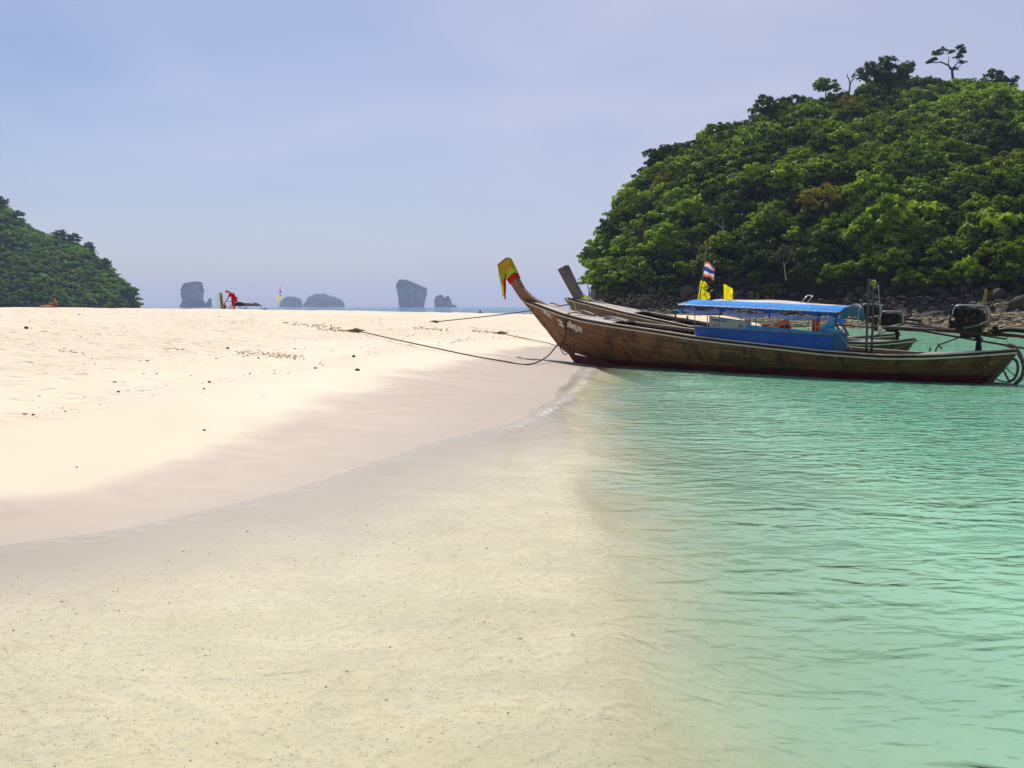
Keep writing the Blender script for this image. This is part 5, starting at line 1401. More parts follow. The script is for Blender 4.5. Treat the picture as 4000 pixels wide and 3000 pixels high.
# ------------------------------------------------------------ ribbons, flags, ropes
def ribbon(name, label, mat, wraps, tails, cat="ribbon", group=None):
    """wraps: (s0,s1) positions along the prow post; tails: point chains with widths (boat table units)"""
    o = empty(name, OA, AA); tag(o, label, cat, group)
    fr_ = fr; bk_ = bkc
    for (q0, q1, hw, pad) in wraps:
        P = []
        for q in np.linspace(q0, q1, 10):
            i = q * (len(fr_) - 1); i0 = min(int(i), len(fr_) - 2); t = i - i0
            f_ = Vector((fr_[i0][0], 0, fr_[i0][1])).lerp(Vector((fr_[i0 + 1][0], 0, fr_[i0 + 1][1])), t)
            b_ = Vector((bk_[i0][0], 0, bk_[i0][1])).lerp(Vector((bk_[i0 + 1][0], 0, bk_[i0 + 1][1])), t)
            d_ = (b_ - f_).normalized(); f_ = f_ - d_ * pad; b2 = b_ + d_ * pad; h = hw + pad + .006 * math.sin(q * 145); w_ = .006 * math.sin(q * 60) + .007 * math.sin(q * 190)
            ring = [f_ + Vector((0, -h, 0)), f_ + Vector((0, 0, w_)), f_ + Vector((0, h, 0)), (f_ + b2) / 2 + Vector((0, h + w_, 0)), b2 + Vector((0, h, 0)), b2 + Vector((0, 0, 0)), b2 + Vector((0, -h, 0)), (f_ + b2) / 2 + Vector((0, -h - w_, 0))]
            P.append([tuple(v) for v in ring])
        m = MB(); m.grid(P, closed=True); m.build("wrap", mat, o, False, K)
    for chain, wd in tails:
        pts = smooth_pts(chain, 5); P = []
        for i, p in enumerate(pts):
            t = i / (len(pts) - 1); row = []
            for q in np.linspace(-1, 1, 6):
                row.append((p.x + wd * q * .8 + .012 * math.sin(q * 5 + t * 7), p.y + wd * q * (.75 + .25 * math.sin(t * PI)), p.z + .004 * math.cos(q * 4)))
            P.append(row)
        m = MB(); m.slab(P, (.006, 0, 0)); m.build("tail", mat, o, True, K)
    return o
ribbon("ribbon", "golden yellow cloth tied round the tip of the nearest boat's prow and hanging down", C_YEL, [(.83, .985, .094, .010)],
       [([(13.60, .08, 2.66), (13.56, .10, 2.5), (13.51, .11, 2.3), (13.50, .11, 2.14)], .045)])
ribbon("ribbon", "lime yellow ribbon under the golden cloth, its long tail hanging below the prow", C_LIME, [(.77, .835, .092, .014)],
       [([(13.50, .11, 2.52), (13.48, .13, 2.35), (13.46, .12, 2.1), (13.43, .12, 1.78)], .034)])
ribbon("ribbon", "red cloth band round the prow with a narrow red tail hanging free", C_RED, [(.695, .775, .092, .008)],
       [([(13.36, .11, 2.40), (13.37, .13, 2.2), (13.36, .14, 1.95), (13.34, .14, 1.70)], .024)])
# scarf tied round the foot of the second boat's prow
o = empty("scarf", OB, AB); tag(o, "white, green and navy scarf tied round the foot of the second boat's prow", "scarf")
for (a, b_, mt) in (((11.42, 1.66), (10.92, 1.84), C_LIME), ((11.36, 1.58), (10.84, 1.76), C_FW), ((11.27, 1.50), (10.76, 1.70), C_FB)):
    m = MB(); P = []
    for w_ in (0, .09):
        d_ = Vector((b_[0] - a[0], 0, b_[1] - a[1])); f_ = Vector((a[0], 0, a[1])) - d_ * .03; b2 = Vector((b_[0], 0, b_[1])) + d_ * .05; n_ = Vector((.55, 0, .83)) * w_ * -1
        P.append([tuple(f_ + n_ + Vector((0, -.11, 0))), tuple(f_ + n_ + Vector((0, .11, 0))), tuple((f_ + b2) / 2 + n_ + Vector((0, .125, 0))), tuple(b2 + n_ + Vector((0, .11, 0))), tuple(b2 + n_ + Vector((0, -.11, 0))), tuple((f_ + b2) / 2 + n_ + Vector((0, -.125, 0)))])
    m.grid(P, closed=True); m.build("wrap", mt, o, False, K)
m = MB(); m.slab([[(11.40 - .02 * i, .115 + .01 * math.sin(i), 1.62 - .075 * i), (11.34 - .02 * i, .13, 1.60 - .075 * i)] for i in range(5)], (0, .006, 0)); m.build("tail", C_LIME, o, True, K)
# ribbon on the far boat
o = empty("ribbon", OD, AD); o.scale = (.78,) * 3; tag(o, "pale green ribbon hanging from the far boat's prow beyond the sandbar", "ribbon")
m = MB(); m.slab([[(13.25, -.16, 3.2 - .32 * i), (13.25, -.34 + .02 * i, 3.2 - .32 * i)] for i in range(6)], (.02, 0, 0)); m.box((13.0, 0, 3.15), (.5, .3, .10)); m.build("tail", cloth("pale_green_cloth", (.45, .85, .4)), o, False, K)

def flag(name, label, base, top, cloth_specs, polemat, group=None, rot=0, r=.018, cat="flag"):
    o = empty(name, base, rot); tag(o, label, cat, group)
    m = MB(); d_ = Vector(top) - Vector(base); m.tube([(0, 0, 0), tuple(d_ * .5 + Vector((.01, 0, 0))), tuple(d_)], [r * 1.2, r, r * .7], 7); m.build("pole", polemat, o, True)
    for f0, f1, L0, L1, stripes, seed, ragged in cloth_specs:
        rq = random.Random(seed); a = d_ * f0; b_ = d_ * f1
        nr, nc = max(12, len(stripes) * 4), 14
        P = []
        fz = [rq.uniform(-ragged, ragged * .3) for _ in range(nr + 1)]
        for i in range(nr + 1):
            q = i / nr; st = b_.lerp(a, q); L = (L0 + (L1 - L0) * q) * (1 + fz[i]); row = []
            for j in range(nc + 1):
                u = j / nc
                row.append((st.x + L * u * .93, st.y + .10 * math.sin(u * 7 + q * 3 + seed) * u * (L / .5), st.z - .42 * u * u * L * 1.3 * (1 - .35 * q) + .025 * math.sin(u * 9 + q * 5 + seed) * u))
            P.append(row)
        vs = [p for row in P for p in row]; fs = []; mi = []
        for i in range(nr):
            s_i = min(int(i / nr * sum(w_ for _, w_ in stripes)), 99); acc = 0; k_ = 0
            for k2, (_, w_) in enumerate(stripes):
                if (i + .5) / nr * sum(x[1] for x in stripes) >= acc: k_ = k2
                acc += w_
            for j in range(nc):
                fs.append((i * (nc + 1) + j, i * (nc + 1) + j + 1, (i + 1) * (nc + 1) + j + 1, (i + 1) * (nc + 1) + j)); mi.append(k_)
        cm = MB(); cm.v = vs; cm.f = fs; cm.m = mi; cm.build("cloth", [s_[0] for s_ in stripes] if len(stripes) > 1 else stripes[0][0], o, True)
    return o
fb = world_A(7.12, .02, 1.60); ft = world_A(6.96, -.02, 2.955)
flag("flag", "faded red, white and blue striped flag on a tall stick at the canopy front", fb, ft,
     [(.46, .715, .34, .38, [(C_FR, 1), (C_FW, 1), (C_FB, 2), (C_FW, 1), (C_FR, 1)], 3, .12)], WOOD_RAILD, None)
fb2 = world_A(7.16, .06, 1.60); ft2 = world_A(7.06, .06, 2.20)
fy = flag("flag", "tattered yellow flag below the striped flag at the canopy front", fb2, ft2, [(.10, .56, .36, .40, [(C_FY, 1)], 5, .3), (.58, .86, .36, .26, [(C_FY, 1)], 9, .4)], STEELP, None, r=.014)
fb3 = world_B(5.52, .3, 1.62); ft3 = world_B(5.53, .3, 2.19)
fy2 = flag("flag", "square yellow flag standing alone on a short pole behind the canopy", fb3, ft3, [(.02, .92, .40, .46, [(C_FY, 1)], 12, .08)], STEELP, None, r=.016)
for f_, dx in ((fy, .30), (fy2, .34)):
    m = MB(); m.tube(smooth_pts([(dx - .07, -.12, .30), (dx - .09, -.12, .23), (dx - .02, -.12, .16), (dx + .05, -.12, .22), (dx + .1, -.12, .30)], 4), .009, 5); m.tube([(dx - .03, -.12, .22), (dx, -.12, .26)], .01, 5)
    m.build("emblem", simple("brown_print", (.25, .10, .01)), f_, True)
# flag on the far boat
flag("flag", "small striped and yellow flags on a thin pole of the far boat", (-25.7, 113, 1.6), (-25.5, 113, 4.05),
     [(.62, .98, .18, .22, [(C_FR, 1), (C_FW, 1), (C_FB, 2), (C_FW, 1), (C_FB, 1)], 2, .1), (.36, .60, -.28, -.25, [(C_FY, 1)], 4, .1)], FRAMEM, None, r=.016)

def rope(name, label, pts, r, mat, ends=None, cat="rope", seg=8):
    o = empty(name, pts[0]); tag(o, label, cat); p0 = Vector(pts[0])
    m = MB(); m.tube([tuple(Vector(p) - p0) for p in smooth_pts(pts, seg)], r, 6); m.build("strand", mat, o, True)
    if ends:
        for e in ends:
            m = MB(); crumple(m, (0, 0, 0), .16, int(e[0] * 7) % 50, 7); k = m.build("knot", ROPE_B, o, True); k.location = tuple(Vector(e) - p0); k.scale = (1.5, 1.0, .55)
            for a in (0.4, 2.2, 3.6):
                m = MB(); m.tube(smooth_pts([(0, 0, .02), (.22 * math.cos(a), .22 * math.sin(a), .03), (.45 * math.cos(a + .3), .45 * math.sin(a + .3), .0)], 4), .02, 5); k = m.build("loose_end", ROPE_Y, o, True); k.location = tuple(Vector(e) - p0)
    return o
th_ = math.atan(303 / 4000.0)
def ray(px_, py_):
    a = (px_ - 2000) / 4000.0; b_ = (1500 - py_) / 4000.0
    return Vector((a, math.cos(th_) + b_ * math.sin(th_), -math.sin(th_) + b_ * math.cos(th_)))
def on_sand(px_, py_, lift=0.0):
    d_ = ray(px_, py_); t = 3.0; pz = 1e9
    while t < 200:
        p = Vector((0, 0, EYE)) + d_ * t
        if p.z <= gz(p.x, p.y) + lift: return (p.x, p.y, gz(p.x, p.y) + lift)
        t += 0.02 * max(1, t / 10)
    return (d_.x * 60, d_.y * 60, 1.5)
def at_depth(px_, py_, y): d_ = ray(px_, py_); t = y / d_.y; return tuple(Vector((0, 0, EYE)) + d_ * t)
stemA = world_A(11.50, .05, .47)
p0 = on_sand(1390, 1292, .06)
mids = [on_sand(1600, 1338, .10), on_sand(1820, 1385, .06), on_sand(1960, 1410, .03), on_sand(2060, 1424, .02)]
rope("mooring_rope", "long dark mooring rope from the sand to the stem of the nearest boat", [p0] + mids + [tuple((Vector(mids[-1]) * .5 + Vector(stemA) * .5) + Vector((.05, -.1, -.12))), stemA], .022, ROPE_D, [p0])
bB = world_B(11.25, .05, 1.62)
p1 = on_sand(1700, 1257, .05)
rope("mooring_rope", "taut rope running from the far sand behind the prow to the second boat", [p1, at_depth(1900, 1236, (p1[1] + bB[1]) / 2 + 3), at_depth(2060, 1215, (p1[1] + bB[1]) / 2 - 4), bB], .026, ROPE_D, [p1])
p2 = on_sand(1958, 1302, .05)
pe = world_B(10.55, .1, .55)
rope("mooring_rope", "thin yellowish rope lying on the sand and passing behind the nearest boat's stem", [p2, on_sand(2050, 1322, .06), on_sand(2130, 1338, .08), on_sand(2200, 1350, .10), pe], .020, ROPE_Y, [p2])
# brown rope draped over the near bow and hanging down to the stem
hp = lambda x, z, o_=.03: world_A(*HA.sec(x, HA.t_of_z(x, z), o_, 1))
rp = [world_A(10.35, -.15, HA.G(10.35) + .07), world_A(10.6, .2, HA.G(10.6) + .11), world_A(10.85, HA.B(10.85) - .04, HA.G(10.85) + .06), hp(10.98, 1.17, .05), hp(11.05, 1.0), hp(11.06, .85), hp(11.12, .72), hp(11.25, .58), hp(11.36, .50), world_A(11.42, .06, .42), world_A(11.28, .10, .27), world_A(11.18, .10, .22), world_A(11.05, .1, .34), world_A(11.1, .12, .50)]
rope("rope", "brown rope looped over the bow rail of the nearest boat and down its side", rp, .016, ROPE_B, seg=5)
rp = [world_A(10.2, .0, HA.G(10.2) + .07), world_A(10.55, .25, HA.G(10.6) + .10), world_A(10.80, HA.B(10.80) - .03, HA.G(10.80) + .07), hp(10.90, 1.17, .05), hp(10.99, 1.02), hp(11.02, .90)]
rope("rope", "second brown rope beside the first over the bow rail of the nearest boat", rp, .015, ROPE_B, seg=5)
rope("rope", "thin line trailing from the stern of the nearest boat to the right edge", [world_A(-.05, 0, .14), world_A(-.4, .1, .04), world_A(-1.1, .3, -.04)], .008, ROPE_D)

# ------------------------------------------------------------ people
def skin_obj(name, verts, edges, radii, mat, parent, root=0, sub=1):
    me = bpy.data.meshes.new(name); me.from_pydata(verts, edges, []); me.materials.append(mat)
    o = bpy.data.objects.new(name, me); C.objects.link(o); o.parent = parent
    sm = o.modifiers.new("skin", 'SKIN'); sm.use_smooth_shade = True
    ly = me.skin_vertices[0] if me.skin_vertices else None
    if ly is None:
        bpy.context.view_layer.objects.active = o
        bm = bmesh.new(); bm.from_mesh(me); bm.verts.layers.skin.verify(); bm.to_mesh(me); bm.free(); ly = me.skin_vertices[0]
    for i, r_ in enumerate(radii):
        rx, ry = r_ if hasattr(r_, '__len__') else (r_, r_)
        ly.data[i].radius = (rx, ry); ly.data[i].use_root = (i == root)
    ss = o.modifiers.new("sub", 'SUBSURF'); ss.levels = sub; ss.render_levels = sub + 1
    return o
def person(label, loc, rz, J, clothes, skin=SKIN, hair=HAIR, scale=1.0, hat=None):
    """J: joint name -> (x,y,z) metres, facing -y before rotation"""
    o = empty("person", loc, rz); o.scale = (scale,) * 3; tag(o, label, "person")
    names = ['pelvis', 'belly', 'chest', 'neck', 'head0', 'head1', 'shL', 'elL', 'haL', 'shR', 'elR', 'haR', 'hipL', 'knL', 'anL', 'toL', 'hipR', 'knR', 'anR', 'toR']
    rad = dict(pelvis=.135, belly=.115, chest=.14, neck=.055, head0=.085, head1=.095, shL=.062, elL=.042, haL=.032, shR=.062, elR=.042, haR=.032, hipL=.10, knL=.06, anL=.042, toL=.035, hipR=.10, knR=.06, anR=.042, toR=.035)
    E_ = [('pelvis', 'belly'), ('belly', 'chest'), ('chest', 'neck'), ('neck', 'head0'), ('head0', 'head1'), ('chest', 'shL'), ('shL', 'elL'), ('elL', 'haL'), ('chest', 'shR'), ('shR', 'elR'), ('elR', 'haR'),
          ('pelvis', 'hipL'), ('hipL', 'knL'), ('knL', 'anL'), ('anL', 'toL'), ('pelvis', 'hipR'), ('hipR', 'knR'), ('knR', 'anR'), ('anR', 'toR')]
    vs = [J[n] for n in names]; es = [(names.index(a), names.index(b_)) for a, b_ in E_]; rs = [rad[n] for n in names]
    for hnd, el in (('haL', 'elL'), ('haR', 'elR')):                     # palm and five fingers
        h = Vector(J[hnd]); d_ = (h - Vector(J[el])).normalized(); sde = d_.orthogonal().normalized()
        b0 = len(vs); vs.append(tuple(h + d_ * .06)); rs.append(.026); es.append((names.index(hnd), b0))
        for q, ln in ((-.028, .055), (-.010, .07), (.009, .066), (.026, .05)):
            i1 = len(vs); vs.append(tuple(h + d_ * (.09 + ln * .4) + sde * q * 1.2)); rs.append(.009); vs.append(tuple(h + d_ * (.09 + ln) + sde * q * 1.3 + Vector((0, 0, -.012)))); rs.append(.008); es += [(b0, i1), (i1, i1 + 1)]
        i1 = len(vs); vs.append(tuple(h + d_ * .05 + sde * .05)); rs.append(.011); es.append((names.index(hnd), i1))
    skin_obj("body", vs, es, rs, skin, o)
    H1 = Vector(J['head1']); H0 = Vector(J['head0']); up = (H1 - H0).normalized(); cen = H0.lerp(H1, .6)
    m = MB(); P = []
    X_ = up.cross(Vector((0, -1, 0)));
    if X_.length < .1: X_ = Vector((1, 0, 0))
    X_.normalize(); F_ = X_.cross(up).normalized()
    if F_.y > 0 and abs(F_.y) > .2: F_ = -F_
    for i in range(7):
        a = i / 6 * 1.75; row = []
        for j in range(12):
            b2 = 2 * PI * j / 12; fwd = math.cos(b2)
            rr_ = .118 * (1.0 if fwd < .3 else .92 if a < .9 else .70)
            row.append(tuple(cen + up * (rr_ * math.cos(a) * 1.15) + (F_ * fwd + X_ * math.sin(b2)) * rr_ * math.sin(a)))
        P.append(row)
    m.grid(P, closed=True); m.build("hair" if hat is None else "hat", hair if hat is None else hat, o, True)
    m = MB()
    for sx in (-.035, .035): m.lathe([(0, -.008), (.010, 0), (0, .008)], tuple(cen + F_ * .095 + X_ * sx + up * .0), 6)
    m.build("eyes", HAIR, o)
    m = MB(); m.tube([tuple(cen + F_ * .09 + up * .0), tuple(cen + F_ * .122 - up * .03)], [.008, .014], 6); m.build("nose", skin, o, True)
    for nm, seq, f_, mt in clothes:
        cv = [J[n] for n in seq]; cr = [rad[n] * f_ for n in seq]; ce = [(seq.index(a), seq.index(b_)) for a, b_ in E_ if a in seq and b_ in seq]
        skin_obj(nm, cv, ce, cr, mt, o, 0)
    return o
# boatman bending forward in the second boat
Jb = dict(pelvis=(0, .05, .0), belly=(0, -.08, .14), chest=(0, -.20, .36), neck=(0, -.36, .45), head0=(0, -.44, .45), head1=(0, -.52, .44), shL=(.17, -.22, .36), elL=(.24, -.42, .08), haL=(.14, -.52, -.10), shR=(-.17, -.22, .36),
          elR=(-.24, -.40, .08), haR=(-.12, -.55, -.08), hipL=(.1, .05, -.03), knL=(.15, -.35, -.05), anL=(.15, -.25, -.42), toL=(.15, -.38, -.45), hipR=(-.1, .05, -.03), knR=(-.15, -.35, -.05), anR=(-.15, -.25, -.42), toR=(-.15, -.38, -.45))
person("man in a light blue shirt bending over in the second boat, his back to us", world_B(2.28, .15, .86), R(100), Jb,
       [("shirt", ['belly', 'pelvis', 'chest', 'shL', 'shR', 'elL', 'elR'], 1.28, C_SKY), ("shorts", ['pelvis', 'hipL', 'knL', 'hipR', 'knR'], 1.2, C_SKY)], scale=1.12)
# sunbather on the sand crest, far left
Js = dict(pelvis=(0, .1, .12), belly=(.0, .12, .30), chest=(0, .10, .50), neck=(0, .03, .66), head0=(0, -.02, .74), head1=(0, -.05, .83), shL=(.18, .08, .54), elL=(.24, -.12, .34), haL=(.12, -.26, .42), shR=(-.18, .08, .54), elR=(-.24, -.12, .34),
          haR=(-.10, -.26, .44), hipL=(.11, .08, .12), knL=(.16, -.30, .42), anL=(.14, -.50, .06), toL=(.14, -.66, .04), hipR=(-.11, .08, .12), knR=(-.16, -.30, .40), anR=(-.14, -.50, .06), toR=(-.14, -.66, .04))
x_, y_ = hz_at(218, 70) , 70.0
person("tanned person sitting hunched on the sand crest before the left hill", (x_, y_, gz(x_, y_) - .08), R(-60), Js, [("swimwear", ['pelvis', 'hipL', 'hipR'], 1.22, cloth("orange_print_cloth", (.45, .12, .04), .1))])
m = MB(); m.lathe([(.38, 0), (.36, .10), (.25, .17), (.0, .19)], n=16); bagp = m.build("beach_bag", cloth("pale_orange_towel", (.55, .30, .16), .1), None, True, loc=(x_ - .38, y_ - .4, gz(x_, y_))); bagp.scale = (1.3, .8, 1.1)
tag(bagp, "crumpled orange towel beside the person sitting on the sand crest", "towel")
# bending person in red and the child in pink
Jr = dict(pelvis=(0, .20, .86), belly=(0, .14, 1.02), chest=(0, -.02, 1.20), neck=(0, -.18, 1.32), head0=(0, -.26, 1.34), head1=(0, -.34, 1.33), shL=(.18, -.06, 1.18), elL=(.2, -.20, .92), haL=(.14, -.34, .68), shR=(-.18, -.06, 1.18), elR=(-.2, -.20, .92),
          haR=(-.12, -.36, .70), hipL=(.1, .20, .80), knL=(.14, .12, .44), anL=(.14, .22, .06), toL=(.14, .08, .03), hipR=(-.1, .20, .80), knR=(-.14, .06, .44), anR=(-.14, .16, .06), toR=(-.14, .02, .03))
x_, y_ = hz_at(908, 82), 82.0
person("person in a red hooded outfit bending down on the sandbar crest", (x_, y_, gz(x_, y_) - .03), R(-78), Jr,
       [("shirt", ['belly', 'pelvis', 'chest', 'neck', 'shL', 'shR', 'elL', 'elR'], 1.55, C_RED), ("trousers", ['pelvis', 'hipL', 'knL', 'anL', 'hipR', 'knR', 'anR'], 1.55, C_RED)], hat=C_PINK, hair=C_PINK, scale=1.08)
x_, y_ = hz_at(880, 81), 81.0
person("child in pink sitting on the sand in front of the person in red", (x_, y_, gz(x_, y_) - .02), R(20), Js, [("shirt", ['belly', 'pelvis', 'chest', 'shL', 'shR'], 1.3, C_PINK)], scale=.62)
m = MB(); m.lathe([(.20, 0), (.22, .10), (.16, .26), (.05, .36), (.0, .36)], n=12); crumple(m, (.02, 0, .36), .06, 3, 7)
bp = m.build("plastic_bag", CANVAS_WHITE, None, True, loc=(hz_at(905, 80), 80, gz(hz_at(905, 80), 80))); tag(bp, "white plastic bag on the sand at the feet of the person in red", "bag")
# wader seen beyond the crest
Jw = dict(pelvis=(0, 0, .88), belly=(0, 0, 1.05), chest=(0, 0, 1.27), neck=(0, 0, 1.44), head0=(0, -.01, 1.53), head1=(0, -.01, 1.63), shL=(.19, 0, 1.34), elL=(.30, -.02, 1.08), haL=(.26, -.1, .86), shR=(-.19, 0, 1.34), elR=(-.30, -.02, 1.08), haR=(-.26, -.1, .86),
          hipL=(.1, 0, .84), knL=(.11, 0, .46), anL=(.11, .02, .07), toL=(.11, -.1, .03), hipR=(-.1, 0, .84), knR=(-.11, 0, .46), anR=(-.11, .02, .07), toR=(-.11, -.1, .03))
x_, y_ = hz_at(1876, 124), 124.0
person("tanned person with a white cap wading in the far sea beyond the sandbar", (x_, y_, -.03 + min(gz(x_, y_), 0) * .2), R(0), Jw, [("shorts", ['pelvis', 'hipL', 'hipR'], 1.2, C_FB)], hat=simple("white_cap", (.8, .8, .78)))
m = MB(); m.lathe([(0, -.1), (.16, -.05), (.2, .06), (.14, .2), (0, .26)], n=14); tag(m.build("buoy", simple("cream_buoy", (.75, .66, .45)), None, True, loc=(hz_at(1410, 135), 135, 1.05 * 0 + .45)), "small pale buoy on the far sea left of the tall rock stack", "buoy").scale = (1.6, 1.6, 1.6)

# life jackets in the second boat
def jacket(label, loc, rz, s=1.0, mat=C_OR):
    o = empty("life_jacket", loc, rz); o.scale = (s,) * 3; tag(o, label, "life jacket", None)
    for sx in (-1, 1):
        m = MB(); P = []
        for z_ in np.linspace(0, .52, 8):
            w_ = .13 - .06 * max(0, z_ - .34) * 3; t_ = .045 + .015 * math.sin(z_ * 12)
            P.append([(sx * (.15 + w_ * math.cos(a)), t_ * math.sin(a), z_) for a in np.linspace(0, 2 * PI, 11)[:-1]])
        m.grid(P, closed=True); m.add(P[0], [tuple(range(10))]); m.add(P[-1], [tuple(range(9, -1, -1))]); m.build("front_panel", mat, o, True)
    m = MB(); P = []
    for z_ in np.linspace(0, .58, 6): P.append([(.27 * math.cos(a), .14 + .04 * math.sin(a), z_) for a in np.linspace(0, 2 * PI, 13)[:-1]])
    m.grid(P, closed=True); m.add(P[-1], [tuple(range(11, -1, -1))]); m.build("back_panel", mat, o, True)
    m = MB(); m.tube([(-.1, -.06, .18), (.1, -.06, .18)], .014, 6); m.tube([(-.1, -.06, .36), (.1, -.06, .36)], .014, 6); m.build("strap", BLACKM, o)
    return o
j = jacket("bright orange life jacket slumped on its side in the second boat", world_B(3.55, .25, .84), AB + R(20), .95); j.rotation_euler = (R(70), R(20), AB + R(30))
j = jacket("orange life jacket propped up just left of the man in blue", world_B(2.72, .1, .80), AB + R(100), .85)
j = jacket("small red life jacket barely showing above the blue side panel", world_B(4.3, .1, .86), AB + R(60), .6, C_RED); j.rotation_euler = (R(80), 0, AB)
# mooring iron rings at the inner quay of boat A (curved horn pieces seen over its far rail)
for xx, lab in ((1.98, "small rusty hook standing on the far rail of the nearest boat"), (1.85, "curved rusty horn on the far rail of the nearest boat")):
    m = MB(); m.tube(smooth_pts([(0, 0, 0), (.03, 0, .12), (.10, 0, .16), (.17, 0, .10)] if xx < 1.9 else [(0, 0, 0), (.02, 0, .07), (.03, 0, .13)], 4), .022, 6)
    tag(m.build("iron_hook", RUST, None, True, loc=world_A(xx, -.88, HA.G(xx) + .02)), lab, "hook")

# ------------------------------------------------------------ small finds on the beach
STN = simple("dark_pebble", (.055, .045, .03), .8); SHELL = simple("pale_shell", (.62, .55, .45), .6); WEED = simple("dry_seaweed", (.10, .08, .03), .95)
iv0, if0 = ico(1)
PM = []
for i in range(4):
    v = iv0.copy(); v *= (1 + r.uniform(-.22, .22, (len(v), 1))); v *= np.array([1.0, .7, .45]); PM.append(v)
PMM = {(i, j): np_mesh("pebble", PM[i], if0, mt, smooth=True) for i in range(4) for j, mt in enumerate((STN, SHELL, WEED))}
items = [(798, 1683, 2, .035, "pale brown shell lying alone on the bare dry sand"), (1382, 1395, 0, .09, "dark stone on the sand, upper one of two below the long rope"), (1396, 1448, 2, .10, "flat brown piece of driftwood on the smooth sand"),
         (103, 1284, 0, .11, "dark lump on the sand at the far left"), (818, 1494, 0, .045, "small black pebble left of the sand's centre"), (798, 1520, 0, .035, "tiny dark pebble just below the black one"),
         (462, 1532, 0, .045, "dark pebble on the left part of the sand"), (130, 1622, 2, .035, "small dark flake low on the left sand"), (1010, 1400, 0, .05, "dark bit at the right end of the trampled band"),
         (1232, 1440, 0, .055, "small dark stone between the trampled band and the wet sand"), (1986, 1294, 0, .08, "small black stone by the knot of the thin rope"), (890, 1362, 2, .06, "brown bit beside the drag marks in the sand"),
         (612, 1462, 0, .04, "tiny dark pebble in the middle of the left sand"), (2045, 1300, 2, .04, "faint speck right of the black stone by the thin rope"), (300, 1836 - 10, 2, .02, "tiny speck near the lower left wet edge")]
for i, (a, b_, c_, s_, lab) in enumerate(items):
    p = on_sand(a, b_, .0); o = bpy.data.objects.new(["pebble", "shell", "driftwood"][c_], PMM[(i % 4, c_)]); C.objects.link(o)
    o.location = (p[0], p[1], p[2] + s_ * .2); o.scale = (s_ * .8, s_ * .8, s_ * .8); o.rotation_euler = (0, 0, i * 1.7); tag(o, lab, ["stone", "shell", "driftwood"][c_])
# drift line of coarse bits and scraps in the dry sand: nobody could count it
Vp = []; Fp = []; n_ = 0; rq = np.random.default_rng(77)
XX = rq.uniform(-34, 3, 70000); YY = rq.uniform(8, 62, 70000); DD = shore(XX, YY)
ww = np.interp(YY, [0, 9, 11, 14, 17, 20, 25, 34, 45, 60], [1.0, 1.35, 1.5, 2.1, 3.0, 3.3, 3.5, 3.3, 2.2, 1.6])
band1 = np.exp(-((DD - ww - 2.6 - 0.5 * snoise(XX, YY, 12, 2, 0.4)) / 0.45) ** 2); band2 = np.exp(-((DD - ww - 4.6 - 0.9 * snoise(XX, YY, 14, 2, 0.3)) / 0.6) ** 2)
pr = .5 * band1 + .3 * band2 + .035 * (DD > ww + 3); pick = np.where((rq.random(len(XX)) < pr * .40) & (DD > ww + .8))[0][:2200]
gg = ground(XX[pick], YY[pick], DD[pick])
for q, i in enumerate(pick):
    s_ = rq.uniform(.004, .011) * (1 + YY[i] / 30) * (1.8 if rq.random() > .95 else 1); a = rq.uniform(0, 6.28); ca, sa = math.cos(a), math.sin(a)
    v = oct_v * (1 + rq.uniform(-.3, .3, oct_v.shape)) * np.array([s_ * 1.6, s_ * .8, s_ * .6])
    v = np.stack([v[:, 0] * ca - v[:, 1] * sa, v[:, 0] * sa + v[:, 1] * ca, v[:, 2]], 1) + np.array([XX[i], YY[i], gg[q] + s_ * .2]); Vp.append(v); Fp.append(oct_f + n_); n_ += len(oct_v)
tag(np_obj("beach_debris", np.concatenate(Vp), np.concatenate(Fp), simple("coral_bits", (.36, .29, .18), .9, var=.6, scale=3)), kind="stuff")

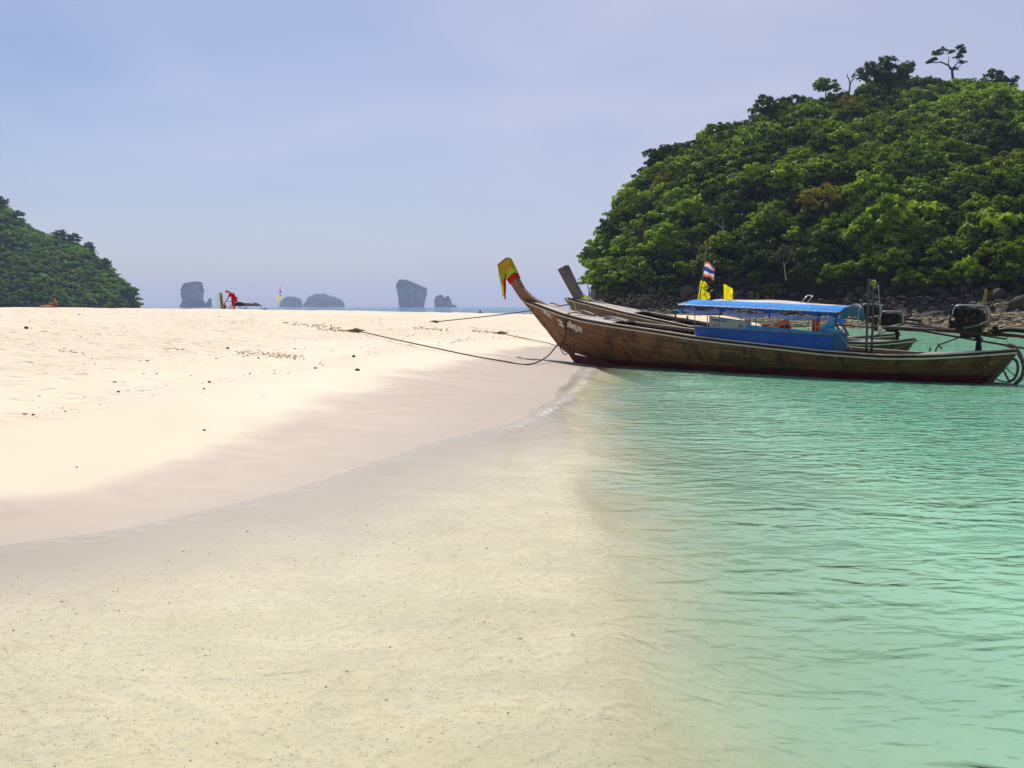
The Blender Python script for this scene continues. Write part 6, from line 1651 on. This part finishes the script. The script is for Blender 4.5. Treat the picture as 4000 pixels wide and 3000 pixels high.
# drag marks: lines of turned-up sand clods
Vp = []; Fp = []; n_ = 0
for (a, b_, c_, d_, cnt_, wd) in ((925, 1378, 1195, 1404, 150, 9), (960, 1372, 1170, 1392, 60, 5), (1240, 1286, 1400, 1296, 90, 5), (1100, 1262, 1330, 1283, 80, 6), (640, 1362, 720, 1366, 30, 3), (1620, 1282, 1760, 1290, 60, 5), (1840, 1294, 1950, 1300, 50, 4), (1330, 1292, 1395, 1297, 50, 4), (225, 1370, 330, 1382, 30, 4)):
    for q in range(cnt_):
        t = rq.random(); px_ = a + (c_ - a) * t + rq.normal() * 4; py_ = b_ + (d_ - b_) * t + rq.normal() * wd * .5
        p = on_sand(px_, py_); s_ = rq.uniform(.008, .026) * (p[1] / 28) ; an = rq.uniform(0, 6.28); ca, sa = math.cos(an), math.sin(an)
        v = oct_v * (1 + rq.uniform(-.3, .3, oct_v.shape)) * np.array([s_ * 1.7, s_ * .9, s_ * .7]); v = np.stack([v[:, 0] * ca - v[:, 1] * sa, v[:, 0] * sa + v[:, 1] * ca, v[:, 2]], 1) + np.array([p[0], p[1], p[2] + s_ * .2])
        Vp.append(v); Fp.append(oct_f + n_); n_ += len(oct_v)
tag(np_obj("sand_clods", np.concatenate(Vp), np.concatenate(Fp), simple("turned_up_sand", (.60, .48, .28), .95, var=.4, scale=3)), kind="stuff")



# shell grit on the seabed in the shallows
Vp = []; Fp = []; Mi = []; n_ = 0
for q in range(1100):
    y = 3.2 + 7 * rq.random() ** 1.5; x = rq.uniform(-.55 * y, .35 * y)
    if gz(x, y) > -.035: continue
    s_ = rq.uniform(.0022, .0045) * (1.6 if rq.random() > .95 else 1) * (y / 5) ** .5; an = rq.uniform(0, 6.28); ca, sa = math.cos(an), math.sin(an)
    v = oct_v * (1 + rq.uniform(-.3, .3, oct_v.shape)) * np.array([s_ * 1.7, s_ * .9, s_ * .6]); v = np.stack([v[:, 0] * ca - v[:, 1] * sa, v[:, 0] * sa + v[:, 1] * ca, v[:, 2]], 1) + np.array([x, y, gz(x, y) + s_ * .3])
    Vp.append(v); Fp.append(oct_f + n_); n_ += len(oct_v); Mi.append(np.full(len(oct_f), int(rq.choice([0, 1, 1, 1, 2]))))
tag(np_obj("shell_grit", np.concatenate(Vp), np.concatenate(Fp), [simple('olive_grit', (.24, .19, .09)), SHELL, simple("rusty_shell", (.30, .12, .05))], mi=np.concatenate(Mi)), kind="stuff")
